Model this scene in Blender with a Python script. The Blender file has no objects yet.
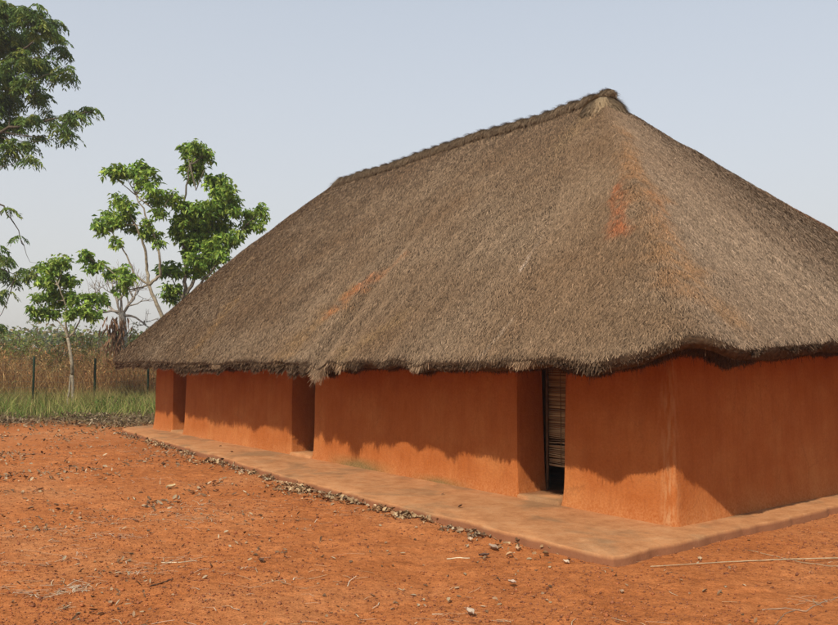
import bpy, bmesh, math, random
import numpy as np
from mathutils import Vector, Matrix

rng = np.random.default_rng(11)
HAZE = 0.001
random.seed(5)
SC = bpy.context.scene
COL = SC.collection
PI = math.pi

# ------------------------------------------------------------------ camera
CAM_H = 1.65
F = 833.0                      # focal length in photo pixels (photo 838 px wide)
PITCH = math.atan(43.5 / F)
cam_d = bpy.data.cameras.new('camera')
cam = bpy.data.objects.new('camera', cam_d)
COL.objects.link(cam)
cam.location = (0, 0, CAM_H)
cam.rotation_euler = (PI / 2 + PITCH, 0, 0)
cam_d.sensor_width = 36
cam_d.lens = 36 * F / 838.0
cam_d.clip_start = 0.05
cam_d.clip_end = 3000
SC.camera = cam


def ray(px, py):
    a, b = (px - 419.0) / F, (312.5 - py) / F
    c, s = math.cos(PITCH), math.sin(PITCH)
    return np.array([a, c - b * s, s + b * c])


def on_z(px, py, z=0.0):
    d = ray(px, py)
    return np.array([0, 0, CAM_H]) + d * ((z - CAM_H) / d[2])


def at_y(px, py, y):
    d = ray(px, py)
    return np.array([0, 0, CAM_H]) + d * (y / d[1])


def project(P):
    P = np.asarray(P, float) - np.array([0, 0, CAM_H])
    c, s = math.cos(PITCH), math.sin(PITCH)
    f = P[..., 1] * c + P[..., 2] * s
    u = -P[..., 1] * s + P[..., 2] * c
    return 419 + F * P[..., 0] / f, 312.5 - F * u / f


# building frame: u runs along the long front wall (away from camera), v along the gable-end wall
FLOOR = 0.08
Cn = on_z(676, 527, FLOOR)
D1 = np.array([-0.6143, 0.7891, 0.0])
D2 = np.array([0.7891, 0.6143, 0.0])
ROT = math.atan2(D1[1], D1[0])          # building local x = u
# local y must be D1 rotated +90 = (-.789,-.614) = -v ; so local y = -v


def B(u, v, z):
    """building coords -> world (numpy broadcasting)"""
    u = np.asarray(u, float); v = np.asarray(v, float); z = np.asarray(z, float)
    u, v, z = np.broadcast_arrays(u, v, z)
    out = np.empty(u.shape + (3,))
    out[..., 0] = Cn[0] + u * D1[0] + v * D2[0]
    out[..., 1] = Cn[1] + u * D1[1] + v * D2[1]
    out[..., 2] = z
    return out


def to_uv(P):
    d = np.asarray(P, float)[..., :2] - Cn[:2]
    return d[..., 0] * D1[0] + d[..., 1] * D1[1], d[..., 0] * D2[0] + d[..., 1] * D2[1]


# ------------------------------------------------------------------ noise helpers
_tab = rng.random((256, 256))


def vnoise(x, y):
    x = np.asarray(x, float); y = np.asarray(y, float)
    xi = np.floor(x).astype(int); yi = np.floor(y).astype(int)
    fx = x - xi; fy = y - yi
    fx = fx * fx * (3 - 2 * fx); fy = fy * fy * (3 - 2 * fy)
    a = _tab[xi % 256, yi % 256]; b = _tab[(xi + 1) % 256, yi % 256]
    c = _tab[xi % 256, (yi + 1) % 256]; d = _tab[(xi + 1) % 256, (yi + 1) % 256]
    return (a * (1 - fx) + b * fx) * (1 - fy) + (c * (1 - fx) + d * fx) * fy - 0.5


def fbm(x, y, o=3):
    s = 0; a = 1.0
    for k in range(o):
        s = s + a * vnoise(x * 2 ** k + 17.3 * k, y * 2 ** k + 5.1 * k)
        a *= 0.5
    return s


# ------------------------------------------------------------------ object helpers
def tag(o, label=None, cat=None, group=None, kind=None):
    if label: o['label'] = label
    if cat: o['category'] = cat
    if group: o['group'] = group
    if kind: o['kind'] = kind
    return o


def empty(name, loc, label, cat, group=None, rz=0.0):
    o = bpy.data.objects.new(name, None)
    COL.objects.link(o)
    o.location = loc
    o.rotation_euler = (0, 0, rz)
    o.empty_display_size = 0.3
    return tag(o, label, cat, group)


def link_mesh(name, me, mat, parent=None, smooth=False):
    me.materials.append(mat)
    o = bpy.data.objects.new(name, me)
    COL.objects.link(o)
    if parent is not None:
        o.parent = parent
        m = Matrix.Identity(4); q = parent
        while q is not None:
            m = (Matrix.Translation(q.location) @ q.rotation_euler.to_matrix().to_4x4()) @ m; q = q.parent
        me.transform(m.inverted())
    if smooth:
        me.polygons.foreach_set('use_smooth', np.ones(len(me.polygons), bool))
    return o


def np_mesh(name, V, Fc, mat, parent=None, col=None, smooth=False, origin=None):
    """V (n,3), Fc list of (m,k) int arrays. World coordinates."""
    me = bpy.data.meshes.new(name)
    V = np.ascontiguousarray(V, np.float32).copy()
    if origin is not None:
        V -= np.asarray(origin, np.float32)
    if not isinstance(Fc, (list, tuple)):
        Fc = [Fc]
    loops = np.concatenate([f.ravel() for f in Fc]).astype(np.int32)
    sizes = np.concatenate([np.full(len(f), f.shape[1]) for f in Fc]).astype(np.int32)
    starts = np.concatenate([[0], np.cumsum(sizes)[:-1]]).astype(np.int32)
    me.vertices.add(len(V)); me.vertices.foreach_set('co', V.ravel())
    me.loops.add(len(loops)); me.loops.foreach_set('vertex_index', loops)
    me.polygons.add(len(sizes)); me.polygons.foreach_set('loop_start', starts)
    me.update(calc_edges=True)
    if col is not None:
        a = me.attributes.new('Col', 'FLOAT_COLOR', 'POINT')
        c4 = np.ones((len(V), 4), np.float32); c4[:, :3] = col
        a.data.foreach_set('color', c4.ravel())
    o = link_mesh(name, me, mat, parent, smooth)
    if origin is not None:
        o.location = origin
    return o


class MB:
    """collects vertices / faces for one mesh"""
    def __init__(s): s.v = []; s.f = []; s.n = 0; s.c = []

    def add(s, V, Fs, col=None):
        V = np.asarray(V, float)
        for f in (Fs if isinstance(Fs, (list, tuple)) else [Fs]):
            s.f.append(np.asarray(f) + s.n)
        s.v.append(V); s.n += len(V)
        if col is not None:
            s.c.append(np.broadcast_to(np.asarray(col, float), (len(V), 3)))

    def tube(s, pts, rad, n=7, col=None, cap=True):
        pts = np.asarray(pts, float); k = len(pts)
        rad = np.broadcast_to(np.asarray(rad, float), (k,))
        T = np.gradient(pts, axis=0)
        T /= np.linalg.norm(T, axis=1)[:, None] + 1e-9
        ref = np.array([0.13, 0.21, 1.0]) if abs(T[0][2]) < 0.8 else np.array([1.0, 0.17, 0.1])
        N = np.cross(T, ref); N /= np.linalg.norm(N, axis=1)[:, None] + 1e-9
        Bn = np.cross(T, N)
        a = np.arange(n) * 2 * PI / n
        ring = pts[:, None] + rad[:, None, None] * (np.cos(a)[None, :, None] * N[:, None] + np.sin(a)[None, :, None] * Bn[:, None])
        V = ring.reshape(-1, 3)
        i = np.arange(k - 1)[:, None] * n; j = np.arange(n)[None]
        j2 = (j + 1) % n
        Q = np.stack([i + j, i + j2, i + n + j2, i + n + j], -1).reshape(-1, 4)
        fs = [Q]
        if cap:
            fs.append(np.arange(n)[::-1][None]); fs.append((np.arange(n) + (k - 1) * n)[None])
        s.add(V, fs, col)

    def box(s, c, size, rot=None, col=None):
        x, y, z = np.array(size) / 2
        V = np.array([[a, b, d] for a in (-x, x) for b in (-y, y) for d in (-z, z)])
        if rot is not None: V = V @ np.array(rot).T
        V = V + np.array(c)
        Q = np.array([[0, 1, 3, 2], [4, 6, 7, 5], [0, 4, 5, 1], [2, 3, 7, 6], [0, 2, 6, 4], [1, 5, 7, 3]])
        s.add(V, Q, col)

    def build(s, name, mat, parent=None, smooth=False, origin=None):
        col = np.concatenate(s.c) if s.c else None
        return np_mesh(name, np.concatenate(s.v), s.f, mat, parent, col, smooth, origin)


# ------------------------------------------------------------------ materials
def mat_new(name):
    m = bpy.data.materials.new(name); m.use_nodes = True
    nt = m.node_tree; b = nt.nodes['Principled BSDF']
    b.inputs['Roughness'].default_value = 0.95
    b.inputs['Specular IOR Level'].default_value = 0.1
    return m, nt, b


def N(nt, t, **kw):
    n = nt.nodes.new(t)
    for k, v in kw.items():
        if k in n.inputs: n.inputs[k].default_value = v
        else: setattr(n, k, v)
    return n


def ramp(nt, fac, stops, interp='LINEAR'):
    r = nt.nodes.new('ShaderNodeValToRGB'); r.color_ramp.interpolation = interp
    el = r.color_ramp.elements
    while len(el) < len(stops): el.new(0.5)
    for e, (p, c) in zip(el, stops):
        e.position = p; e.color = (*c, 1) if len(c) == 3 else c
    nt.links.new(fac, r.inputs[0]); return r.outputs[0]


def mix(nt, fac, a, b, blend='MIX'):
    m = nt.nodes.new('ShaderNodeMix'); m.data_type = 'RGBA'; m.blend_type = blend
    for sock, v in ((m.inputs[0], fac), (m.inputs[6], a), (m.inputs[7], b)):
        if hasattr(v, 'is_linked') or hasattr(v, 'links'): nt.links.new(v, sock)
        elif isinstance(v, (int, float)): sock.default_value = v
        else: sock.default_value = (*v, 1)
    return m.outputs[2]


def attr_mat(name, rough=0.95, trans=0.0, spec=0.1, noise=0.0, nscale=60):
    m, nt, b = mat_new(name)
    a = N(nt, 'ShaderNodeAttribute'); a.attribute_name = 'Col'
    c = a.outputs['Color']
    if noise:
        tc = N(nt, 'ShaderNodeTexCoord')
        nz = N(nt, 'ShaderNodeTexNoise', Scale=nscale, Detail=3.0)
        nt.links.new(tc.outputs['Object'], nz.inputs['Vector'])
        k = ramp(nt, nz.outputs[0], [(0.3, (1 - noise,) * 3), (0.7, (1 + noise * .3,) * 3)])
        c = mix(nt, 1.0, c, k, 'MULTIPLY')
    nt.links.new(c, b.inputs['Base Color'])
    b.inputs['Roughness'].default_value = rough
    b.inputs['Specular IOR Level'].default_value = spec
    if trans:
        t = N(nt, 'ShaderNodeBsdfTranslucent'); nt.links.new(c, t.inputs['Color'])
        ms = N(nt, 'ShaderNodeMixShader'); ms.inputs[0].default_value = trans
        out = nt.nodes['Material Output']
        nt.links.new(b.outputs[0], ms.inputs[1]); nt.links.new(t.outputs[0], ms.inputs[2])
        nt.links.new(ms.outputs[0], out.inputs[0])
    return m


M = {}
M['thatch'] = attr_mat('thatch_straw', 0.9, 0.0, 0.15)
M['leaf'] = attr_mat('green_leaf', 0.5, 0.42, 0.35)
M['grass'] = attr_mat('grass_blade', 0.8, 0.3, 0.1)
M['litter'] = attr_mat('dry_litter', 0.9, 0.1, 0.1)
M['pebble'] = attr_mat('laterite_pebble', 0.95)
M['bark'] = attr_mat('bark', 0.95, 0.0, 0.05, noise=0.45, nscale=14)


def thatch_base_mat():
    m, nt, b = mat_new('thatch_underlayer')
    tc = N(nt, 'ShaderNodeTexCoord')
    n = N(nt, 'ShaderNodeTexNoise', Scale=22.0, Detail=6.0)
    nt.links.new(tc.outputs['Object'], n.inputs['Vector'])
    c = ramp(nt, n.outputs[0], [(0.3, (.035, .022, .014)), (0.7, (.10, .064, .038))])
    nt.links.new(c, b.inputs['Base Color'])
    bp = N(nt, 'ShaderNodeBump', Strength=0.8, Distance=0.03)
    nt.links.new(n.outputs[0], bp.inputs['Height']); nt.links.new(bp.outputs[0], b.inputs['Normal'])
    return m


def wall_mat():
    m, nt, b = mat_new('red_mud_plaster')
    L = nt.links.new
    tc = N(nt, 'ShaderNodeTexCoord')
    mp = N(nt, 'ShaderNodeMapping'); mp.inputs['Scale'].default_value = (1, 1, 0.16)
    L(tc.outputs['Object'], mp.inputs[0])
    st = N(nt, 'ShaderNodeTexNoise', Scale=7.0, Detail=5.0, Roughness=0.6); L(mp.outputs[0], st.inputs['Vector'])
    st2 = N(nt, 'ShaderNodeTexNoise', Scale=28.0, Detail=3.0); L(mp.outputs[0], st2.inputs['Vector'])
    big = N(nt, 'ShaderNodeTexNoise', Scale=1.3, Detail=5.0, Roughness=0.65); L(tc.outputs['Object'], big.inputs['Vector'])
    fine = N(nt, 'ShaderNodeTexNoise', Scale=45.0, Detail=5.0, Roughness=0.7); L(tc.outputs['Object'], fine.inputs['Vector'])
    med = N(nt, 'ShaderNodeTexNoise', Scale=6.0, Detail=5.0, Roughness=0.6); L(tc.outputs['Object'], med.inputs['Vector'])
    c = ramp(nt, big.outputs[0], [(0.3, (.35, .098, .022)), (0.5, (.395, .123, .033)), (0.72, (.45, .165, .050))])
    s1 = ramp(nt, st.outputs[0], [(0.32, (.70, .62, .58)), (0.5, (1, 1, 1)), (0.68, (1.12, 1.18, 1.25))])
    c = mix(nt, 0.25, c, s1, 'MULTIPLY')
    s2 = ramp(nt, st2.outputs[0], [(0.35, (.82, .78, .75)), (0.6, (1.05, 1.05, 1.05))])
    c = mix(nt, 0.16, c, s2, 'MULTIPLY')
    s3 = ramp(nt, fine.outputs[0], [(0.3, (.80, .76, .72)), (0.62, (1.06, 1.08, 1.1))])
    c = mix(nt, 0.7, c, s3, 'MULTIPLY')
    # pale rubbed plaster at the near corner and mossy damp low down
    sep = N(nt, 'ShaderNodeSeparateXYZ'); L(tc.outputs['Object'], sep.inputs[0])
    def band(sock, centre, half):
        s = N(nt, 'ShaderNodeMath', operation='SUBTRACT'); L(sock, s.inputs[0]); s.inputs[1].default_value = centre
        a = N(nt, 'ShaderNodeMath', operation='ABSOLUTE'); L(s.outputs[0], a.inputs[0])
        r = N(nt, 'ShaderNodeMapRange'); L(a.outputs[0], r.inputs[0])
        r.inputs[1].default_value = half; r.inputs[2].default_value = 0; r.inputs[3].default_value = 0; r.inputs[4].default_value = 1
        return r.outputs[0]
    def mul(a, b_):
        k = N(nt, 'ShaderNodeMath', operation='MULTIPLY'); L(a, k.inputs[0])
        if isinstance(b_, float): k.inputs[1].default_value = b_
        else: L(b_, k.inputs[1])
        return k.outputs[0]
    worn = mul(band(sep.outputs[0], 0.07, 0.14), band(sep.outputs[1], 0.0, 0.12))
    rr = ramp(nt, st2.outputs[0], [(0.42, (0, 0, 0)), (0.62, (1, 1, 1))])
    c = mix(nt, mul(mul(worn, rr), 0.45), c, (.52, .32, .16))
    moss = mul(band(sep.outputs[0], 5.2, 0.9), band(sep.outputs[2], 0.08, 0.16))
    moss2 = mul(band(sep.outputs[0], 3.4, 0.6), band(sep.outputs[2], 0.07, 0.10))
    c = mix(nt, mul(moss, 1.6), c, (.16, .10, .035))
    c = mix(nt, mul(moss2, 1.3), c, (.16, .10, .035))
    vor = N(nt, 'ShaderNodeTexVoronoi', Scale=2.3, feature='DISTANCE_TO_EDGE')
    dist = mix(nt, 0.12, tc.outputs['Object'], fine.outputs['Color'])
    L(dist, vor.inputs['Vector'])
    crk = ramp(nt, vor.outputs[0], [(0.0, (1, 1, 1)), (0.012, (0, 0, 0))])
    gate = ramp(nt, big.outputs[0], [(0.50, (0, 0, 0)), (0.62, (1, 1, 1))])
    c = mix(nt, mul(mul(crk, gate), 0.55), c, (.14, .045, .018))
    spl = N(nt, 'ShaderNodeMapRange'); L(sep.outputs[2], spl.inputs[0])
    spl.inputs[1].default_value = 0.0; spl.inputs[2].default_value = 0.30; spl.inputs[3].default_value = 1; spl.inputs[4].default_value = 0
    sg = ramp(nt, fine.outputs[0], [(0.42, (0, 0, 0)), (0.6, (1, 1, 1))])
    c = mix(nt, mul(mul(spl.outputs[0], sg), 0.45), c, (.50, .25, .11))
    L(c, b.inputs['Base Color'])
    bp = N(nt, 'ShaderNodeBump', Strength=0.45, Distance=0.012); L(fine.outputs[0], bp.inputs['Height'])
    bp2 = N(nt, 'ShaderNodeBump', Strength=0.35, Distance=0.03); L(med.outputs[0], bp2.inputs['Height'])
    L(bp.outputs[0], bp2.inputs['Normal']); L(bp2.outputs[0], b.inputs['Normal'])
    return m


def plinth_mat():
    m, nt, b = mat_new('smoothed_earth_plinth')
    L = nt.links.new
    tc = N(nt, 'ShaderNodeTexCoord')
    big = N(nt, 'ShaderNodeTexNoise', Scale=1.1, Detail=6.0, Roughness=0.6, Distortion=0.6); L(tc.outputs['Object'], big.inputs['Vector'])
    med = N(nt, 'ShaderNodeTexNoise', Scale=5.0, Detail=6.0, Roughness=0.7); L(tc.outputs['Object'], med.inputs['Vector'])
    fine = N(nt, 'ShaderNodeTexNoise', Scale=70.0, Detail=4.0, Roughness=0.7); L(tc.outputs['Object'], fine.inputs['Vector'])
    c = ramp(nt, med.outputs[0], [(0.3, (.34, .145, .058)), (0.5, (.45, .205, .086)), (0.7, (.50, .255, .118))])
    st = ramp(nt, big.outputs[0], [(0.50, (0, 0, 0)), (0.62, (1, 1, 1))])
    c = mix(nt, 0.0, c, c)
    k = N(nt, 'ShaderNodeMath', operation='MULTIPLY'); L(st, k.inputs[0]); k.inputs[1].default_value = 0.55
    c = mix(nt, k.outputs[0], c, (.20, .13, .07))
    f = ramp(nt, fine.outputs[0], [(0.3, (.8, .78, .76)), (0.65, (1.08, 1.08, 1.08))])
    c = mix(nt, 0.7, c, f, 'MULTIPLY')
    # red crumbling riser at the edge: dirt and shadow painted below the top face
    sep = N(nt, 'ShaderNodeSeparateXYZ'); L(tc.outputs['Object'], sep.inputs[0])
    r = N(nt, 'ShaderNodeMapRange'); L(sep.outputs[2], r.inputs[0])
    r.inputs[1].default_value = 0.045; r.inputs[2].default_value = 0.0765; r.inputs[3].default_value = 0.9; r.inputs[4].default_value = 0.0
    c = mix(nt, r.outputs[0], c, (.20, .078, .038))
    L(c, b.inputs['Base Color'])
    bp = N(nt, 'ShaderNodeBump', Strength=0.5, Distance=0.008); L(fine.outputs[0], bp.inputs['Height'])
    bp2 = N(nt, 'ShaderNodeBump', Strength=0.5, Distance=0.03); L(med.outputs[0], bp2.inputs['Height'])
    L(bp.outputs[0], bp2.inputs['Normal']); L(bp2.outputs[0], b.inputs['Normal'])
    return m


def ground_mat():
    m, nt, b = mat_new('red_laterite_ground')
    L = nt.links.new
    tc = N(nt, 'ShaderNodeTexCoord'); P = tc.outputs['Object']
    def nz(s, d=5.0, r=0.6, dist=0.0):
        n = N(nt, 'ShaderNodeTexNoise', Scale=s, Detail=d, Roughness=r, Distortion=dist); L(P, n.inputs['Vector']); return n.outputs[0]
    big, med, fine, grit = nz(0.35, 5, 0.6, 0.4), nz(2.6, 6, 0.7), nz(16, 5, 0.7), nz(75, 4, 0.75)
    c = ramp(nt, big, [(0.3, (.37, .120, .036)), (0.5, (.445, .150, .047)), (0.7, (.48, .195, .075))])
    c = mix(nt, 0.7, c, ramp(nt, med, [(0.3, (.74, .70, .68)), (0.5, (1, 1, 1)), (0.7, (1.12, 1.2, 1.28))]), 'MULTIPLY')
    c = mix(nt, 0.8, c, ramp(nt, fine, [(0.32, (.62, .58, .55)), (0.5, (1, 1, 1)), (0.7, (1.15, 1.2, 1.25))]), 'MULTIPLY')
    c = mix(nt, 0.7, c, ramp(nt, grit, [(0.34, (.5, .46, .42)), (0.5, (1, 1, 1)), (0.68, (1.2, 1.25, 1.3))]), 'MULTIPLY')
    # turns to brown weedy soil towards the fence
    a = N(nt, 'ShaderNodeAttribute'); a.attribute_name = 'Col'
    c2 = ramp(nt, med, [(0.3, (.075, .05, .025)), (0.7, (.17, .12, .055))])
    c = mix(nt, a.outputs['Fac'], c, c2)
    L(c, b.inputs['Base Color'])
    b.inputs['Specular IOR Level'].default_value = 0.05
    bp = N(nt, 'ShaderNodeBump', Strength=0.9, Distance=0.006); L(grit, bp.inputs['Height'])
    bp2 = N(nt, 'ShaderNodeBump', Strength=0.8, Distance=0.025); L(fine, bp2.inputs['Height']); L(bp.outputs[0], bp2.inputs['Normal'])
    bp3 = N(nt, 'ShaderNodeBump', Strength=0.5, Distance=0.06); L(med, bp3.inputs['Height']); L(bp2.outputs[0], bp3.inputs['Normal'])
    L(bp3.outputs[0], b.inputs['Normal'])
    return m


M['thatch_base'] = thatch_base_mat()
M['wall'] = wall_mat()
M['plinth'] = plinth_mat()
M['ground'] = ground_mat()
pm, nt_, b_ = mat_new('green_fence_paint')
nz_ = N(nt_, 'ShaderNodeTexNoise', Scale=9.0, Detail=4.0)
nt_.links.new(ramp(nt_, nz_.outputs[0], [(0.35, (.012, .028, .016)), (0.7, (.03, .05, .03))]), b_.inputs['Base Color'])
b_.inputs['Roughness'].default_value = 0.6
M['post'] = pm
wm, nt_, b_ = mat_new('dull_wire'); b_.inputs['Base Color'].default_value = (.10, .11, .09, 1); b_.inputs['Roughness'].default_value = 0.7
M['wire'] = wm

# ------------------------------------------------------------------ ground
def litter_edge(x):            # world y where bare earth gives way to the weedy strip
    return 19.0 + 0.9 * vnoise(x * 0.45 + 3, x * 0 + 2.2) * 2 + 0.06 * (x + 9)


def ground_z(x, y):
    x = np.asarray(x, float); y = np.asarray(y, float)
    z = 0.045 * fbm(x * 0.55, y * 0.55, 2) + 0.03 * fbm(x * 2.3 + 40, y * 2.3, 3) + 0.020 * fbm(x * 9, y * 9 + 9, 3)
    u, v = to_uv(np.stack([x, y], -1))
    du = np.maximum(np.maximum(-0.37 - u, u - 13.9), 0); dv = np.maximum(np.maximum(-1.2 - v, v - 7.0), 0)
    d = np.hypot(du, dv)
    k = np.clip(d / 0.5, 0.12, 1)
    z = z * k
    far = np.clip((y - 18.5) / 4, 0, 1)
    z = z + 0.05 * far + 0.10 * far * vnoise(x * .8, y * .8)
    return z


def axis_pts(lo, hi, step, far_lo, far_hi):
    mid = np.arange(lo, hi + 1e-6, step)
    out = [mid]
    d = step; p = hi; r = []
    while p < far_hi: d *= 1.16; p += d; r.append(p)
    l = []; d = step; p = lo
    while p > far_lo: d *= 1.16; p -= d; l.append(p)
    return np.concatenate([np.array(l[::-1]), mid, np.array(r)])


gx = axis_pts(-8, 6.5, 0.035, -900, 900)
gy = axis_pts(4.2, 14.5, 0.035, -60, 1500)
GX, GY = np.meshgrid(gx, gy)
GZ = ground_z(GX, GY)
farm = np.clip((np.hypot(GX, GY) - 60) / 100, 0, 1)
GZ = GZ * (1 - farm)
soil = np.clip((GY - litter_edge(GX) + 0.9 * vnoise(GX * 1.7, GY * 1.7)) / 1.2, 0, 1)
nx, ny = len(gx), len(gy)
idx = np.arange(nx * ny).reshape(ny, nx)
Q = np.stack([idx[:-1, :-1], idx[:-1, 1:], idx[1:, 1:], idx[1:, :-1]], -1).reshape(-1, 4)
g = np_mesh('ground', np.stack([GX, GY, GZ], -1).reshape(-1, 3), Q, M['ground'], col=np.repeat(soil.reshape(-1, 1), 3, 1), smooth=True)
tag(g, kind='structure')

# ------------------------------------------------------------------ the house
W = 6.07
U_END = 13.25
RZ = -ROT
house = empty('mud_house', B(0, 0, 0), 'long red mud house under a steep brown thatched hip roof with three low doorways',
              'house', rz=ROT)
# (Empty rotated so its local x runs along the front wall; local y points out of the front wall)

# ---- plinth
def round_poly(P, r, n=7):
    """closed polygon with rounded corners; r scalar or list"""
    P = [np.array(p, float) for p in P]; out = []
    r = [r] * len(P) if np.isscalar(r) else r
    for i, p in enumerate(P):
        a = P[i - 1] - p; b = P[(i + 1) % len(P)] - p
        la, lb = np.linalg.norm(a), np.linalg.norm(b)
        a /= la; b /= lb
        rr = min(r[i], la * .45, lb * .45)
        if rr < 1e-4: out.append(p); continue
        A, Bq = p + a * rr, p + b * rr
        for t in np.linspace(0, 1, n):
            out.append((1 - t) ** 2 * A + 2 * t * (1 - t) * p + t * t * Bq)
    return np.array(out)


def resample(P, step):
    Pc = np.vstack([P, P[:1]]); d = np.linalg.norm(np.diff(Pc, axis=0), axis=1)
    out = []
    for i in range(len(P)):
        k = max(1, int(round(d[i] / step)))
        for j in range(k): out.append(Pc[i] + (Pc[i + 1] - Pc[i]) * j / k)
    return np.array(out)


def normals2(P):
    t = np.roll(P, -1, 0) - np.roll(P, 1, 0)
    t /= np.linalg.norm(t, axis=1)[:, None] + 1e-9
    return np.stack([t[:, 1], -t[:, 0]], 1)       # outward for CCW in (u,v)


pl = [(-0.37, -1.36), (3.0, -1.33), (5.0, -1.25), (7.3, -1.02), (10.2, -0.82), (13.8, -0.55), (14.1, 0.2), (14.0, 7.0), (-0.37, 7.0)]
pl = resample(round_poly(pl, [0.03, .3, .3, .3, .3, .4, .3, .3, .3]), 0.05)
nn = normals2(pl)
# orientation check
area = 0.5 * np.sum(pl[:, 0] * np.roll(pl[:, 1], -1) - np.roll(pl[:, 0], -1) * pl[:, 1])
if area < 0: nn = -nn
wob = 0.05 * fbm(pl[:, 0] * 1.3, pl[:, 1] * 1.3, 3) + 0.05 * np.minimum(fbm(pl[:, 0] * 6, pl[:, 1] * 6, 3), .1)
loops = []
for off, z, wk in [(0.05, -0.06, 1), (0.035, 0.0, 1), (0.018, 0.050, 1), (0.010, 0.072, 1), (-0.004, 0.079, .95)]:
    p = pl + nn * (off + wob * wk)[:, None] if not np.isscalar(wob) else pl
    zz = z + (0.022 * fbm(pl[:, 0] * 6, pl[:, 1] * 6 + z * 60, 3) if -0.01 < z < 0.075 else 0)
    loops.append(B(p[:, 0], p[:, 1], np.minimum(zz, .0785)))
n = len(pl); cpl = pl.mean(0) * [1, 0] + [0, 2.8]
for f_ in (.9, .6, .3):
    p = cpl + (pl - cpl) * f_; loops.append(B(p[:, 0], p[:, 1], 0.08))
loops.append(B(*cpl, FLOOR)[None])
V = np.concatenate(loops); loops = loops[:-1]; nc = len(V) - 1
i = np.arange(len(loops) - 1)[:, None] * n; j = np.arange(n)[None]
Qp = np.stack([i + j, i + (j + 1) % n, i + n + (j + 1) % n, i + n + j], -1).reshape(-1, 4)
jj = np.arange(n) + (len(loops) - 1) * n
mb = MB(); mb.add(V, [Qp, np.stack([jj, np.roll(jj, -1), np.full(n, nc)], 1)])
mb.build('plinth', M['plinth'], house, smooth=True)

# ---- walls (battered mud, rounded jambs)
def wall_block(mb, poly, r, z0, z1, batter=0.03, levels=26, cap=False):
    P = resample(round_poly(poly, r), 0.09)
    a = 0.5 * np.sum(P[:, 0] * np.roll(P[:, 1], -1) - np.roll(P[:, 0], -1) * P[:, 1])
    nn = normals2(P) * (1 if a > 0 else -1)
    L = []
    for z in np.linspace(z0, z1, levels):
        h = (z - FLOOR)
        s = P[:, 0] * 0.9 + P[:, 1] * 1.3
        o = 0.020 * fbm(s * 0.9, np.full(len(P), z * 0.9), 2) + 0.008 * fbm(s * 4, np.full(len(P), z * 2.5) + 7, 2)
        o = o - batter * h + 0.035 * np.exp(-max(h, 0) / 0.10)
        p = P + nn * o[:, None]
        L.append(B(p[:, 0], p[:, 1], z))
    n = len(P); V = np.concatenate(L)
    i = np.arange(levels - 1)[:, None] * n; j = np.arange(n)[None]
    Q = np.stack([i + j, i + (j + 1) % n, i + n + (j + 1) % n, i + n + j], -1).reshape(-1, 4)
    fs = [Q]
    if cap: fs += [np.arange(n)[::-1][None], (np.arange(n) + (levels - 1) * n)[None]]
    mb.add(V, fs)


DOORS = [(1.395, 2.06), (6.50, 7.18), (11.55, 12.18)]
T = 0.47
mb = MB()
wall_block(mb, [(DOORS[0][0], 0), (0, 0), (0, W), (U_END, W), (U_END, 0), (DOORS[2][1], 0), (DOORS[2][1], T),
                (U_END - T, T), (U_END - T, W - T), (T, W - T), (T, T), (DOORS[0][0], T)], [.03, .07, .1, .1, .09, .03, .03, .05, .05, .05, .05, .05], 0.06, 1.93)
for a, b in ((DOORS[0][1], DOORS[1][0]), (DOORS[1][1], DOORS[2][0])):
    wall_block(mb, [(a, 0), (b, 0), (b, T), (a, T)], 0.03, 0.06, 1.93)
for a, b in DOORS:      # lintel above each doorway, hidden by the eave
    wall_block(mb, [(a - .1, .075), (b + .1, .075), (b + .1, T - .04), (a - .1, T - .04)], 0.01, 1.70, 1.92, batter=0.0, levels=4, cap=True)
mb.build('wall', M['wall'], house, smooth=True)

# ---- low clay sills in the doorways
for a, b in DOORS:
    mb = MB()
    P = resample(round_poly([(a + .02, -.045), (b - .02, -.045), (b - .02, T + .02), (a + .02, T + .02)], 0.04), 0.06)
    n = len(P); c = P.mean(0)
    L = [B(P[:, 0], P[:, 1], 0.05), B(P[:, 0], P[:, 1], 0.105 + 0.006 * vnoise(P[:, 0] * 9, P[:, 1] * 9))]
    p2 = c + (P - c) * 0.955
    L.append(B(p2[:, 0], p2[:, 1], 0.122))
    V = np.concatenate(L); i = np.arange(2)[:, None] * n; j = np.arange(n)[None]
    mb.add(V, [np.stack([i + j, i + (j + 1) % n, i + n + (j + 1) % n, i + n + j], -1).reshape(-1, 4), (np.arange(n) + 2 * n)[None]])
    mb.build('door_sill', M['plinth'], house, smooth=False)

# ---- slatted cane screen hanging in the nearest doorway, and its dark pole frame
mb = MB()
u0, u1 = DOORS[0][0] - 0.06, DOORS[0][1] - 0.035
z = 0.40; k = 0
while z < 1.80:
    r = random.uniform(0.0045, 0.0085)
    gap = random.uniform(0.001, 0.004)
    tilt = random.uniform(-0.006, 0.006)
    if 0.62 < z < 0.72: gap += random.uniform(0, 0.012); tilt += random.uniform(-0.02, 0.012)
    us = np.linspace(u0, u1, 6)
    pts = B(us, T + 0.012 + random.uniform(-.004, .004), z + tilt * np.linspace(-1, 1, 6) + 0.003 * np.sin(us * 9 + k))
    c = np.array(random.choice([(.42, .29, .16), (.36, .24, .13), (.5, .36, .2), (.28, .18, .10)])) * random.uniform(.8, 1.15)
    mb.tube(pts, r, 6, col=c); z += 2 * r + gap; k += 1
for uu in (u0 + .18, u0 + .5):
    mb.tube(B([uu, uu + .004], T, [0.41, 1.8]), .0035, 5, col=(.18, .12, .07))
scr = mb.build('door_screen', M['litter'], house, smooth=True)
tag(scr, 'tan slatted cane screen hanging half down in the nearest doorway')
mb = MB()
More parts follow.
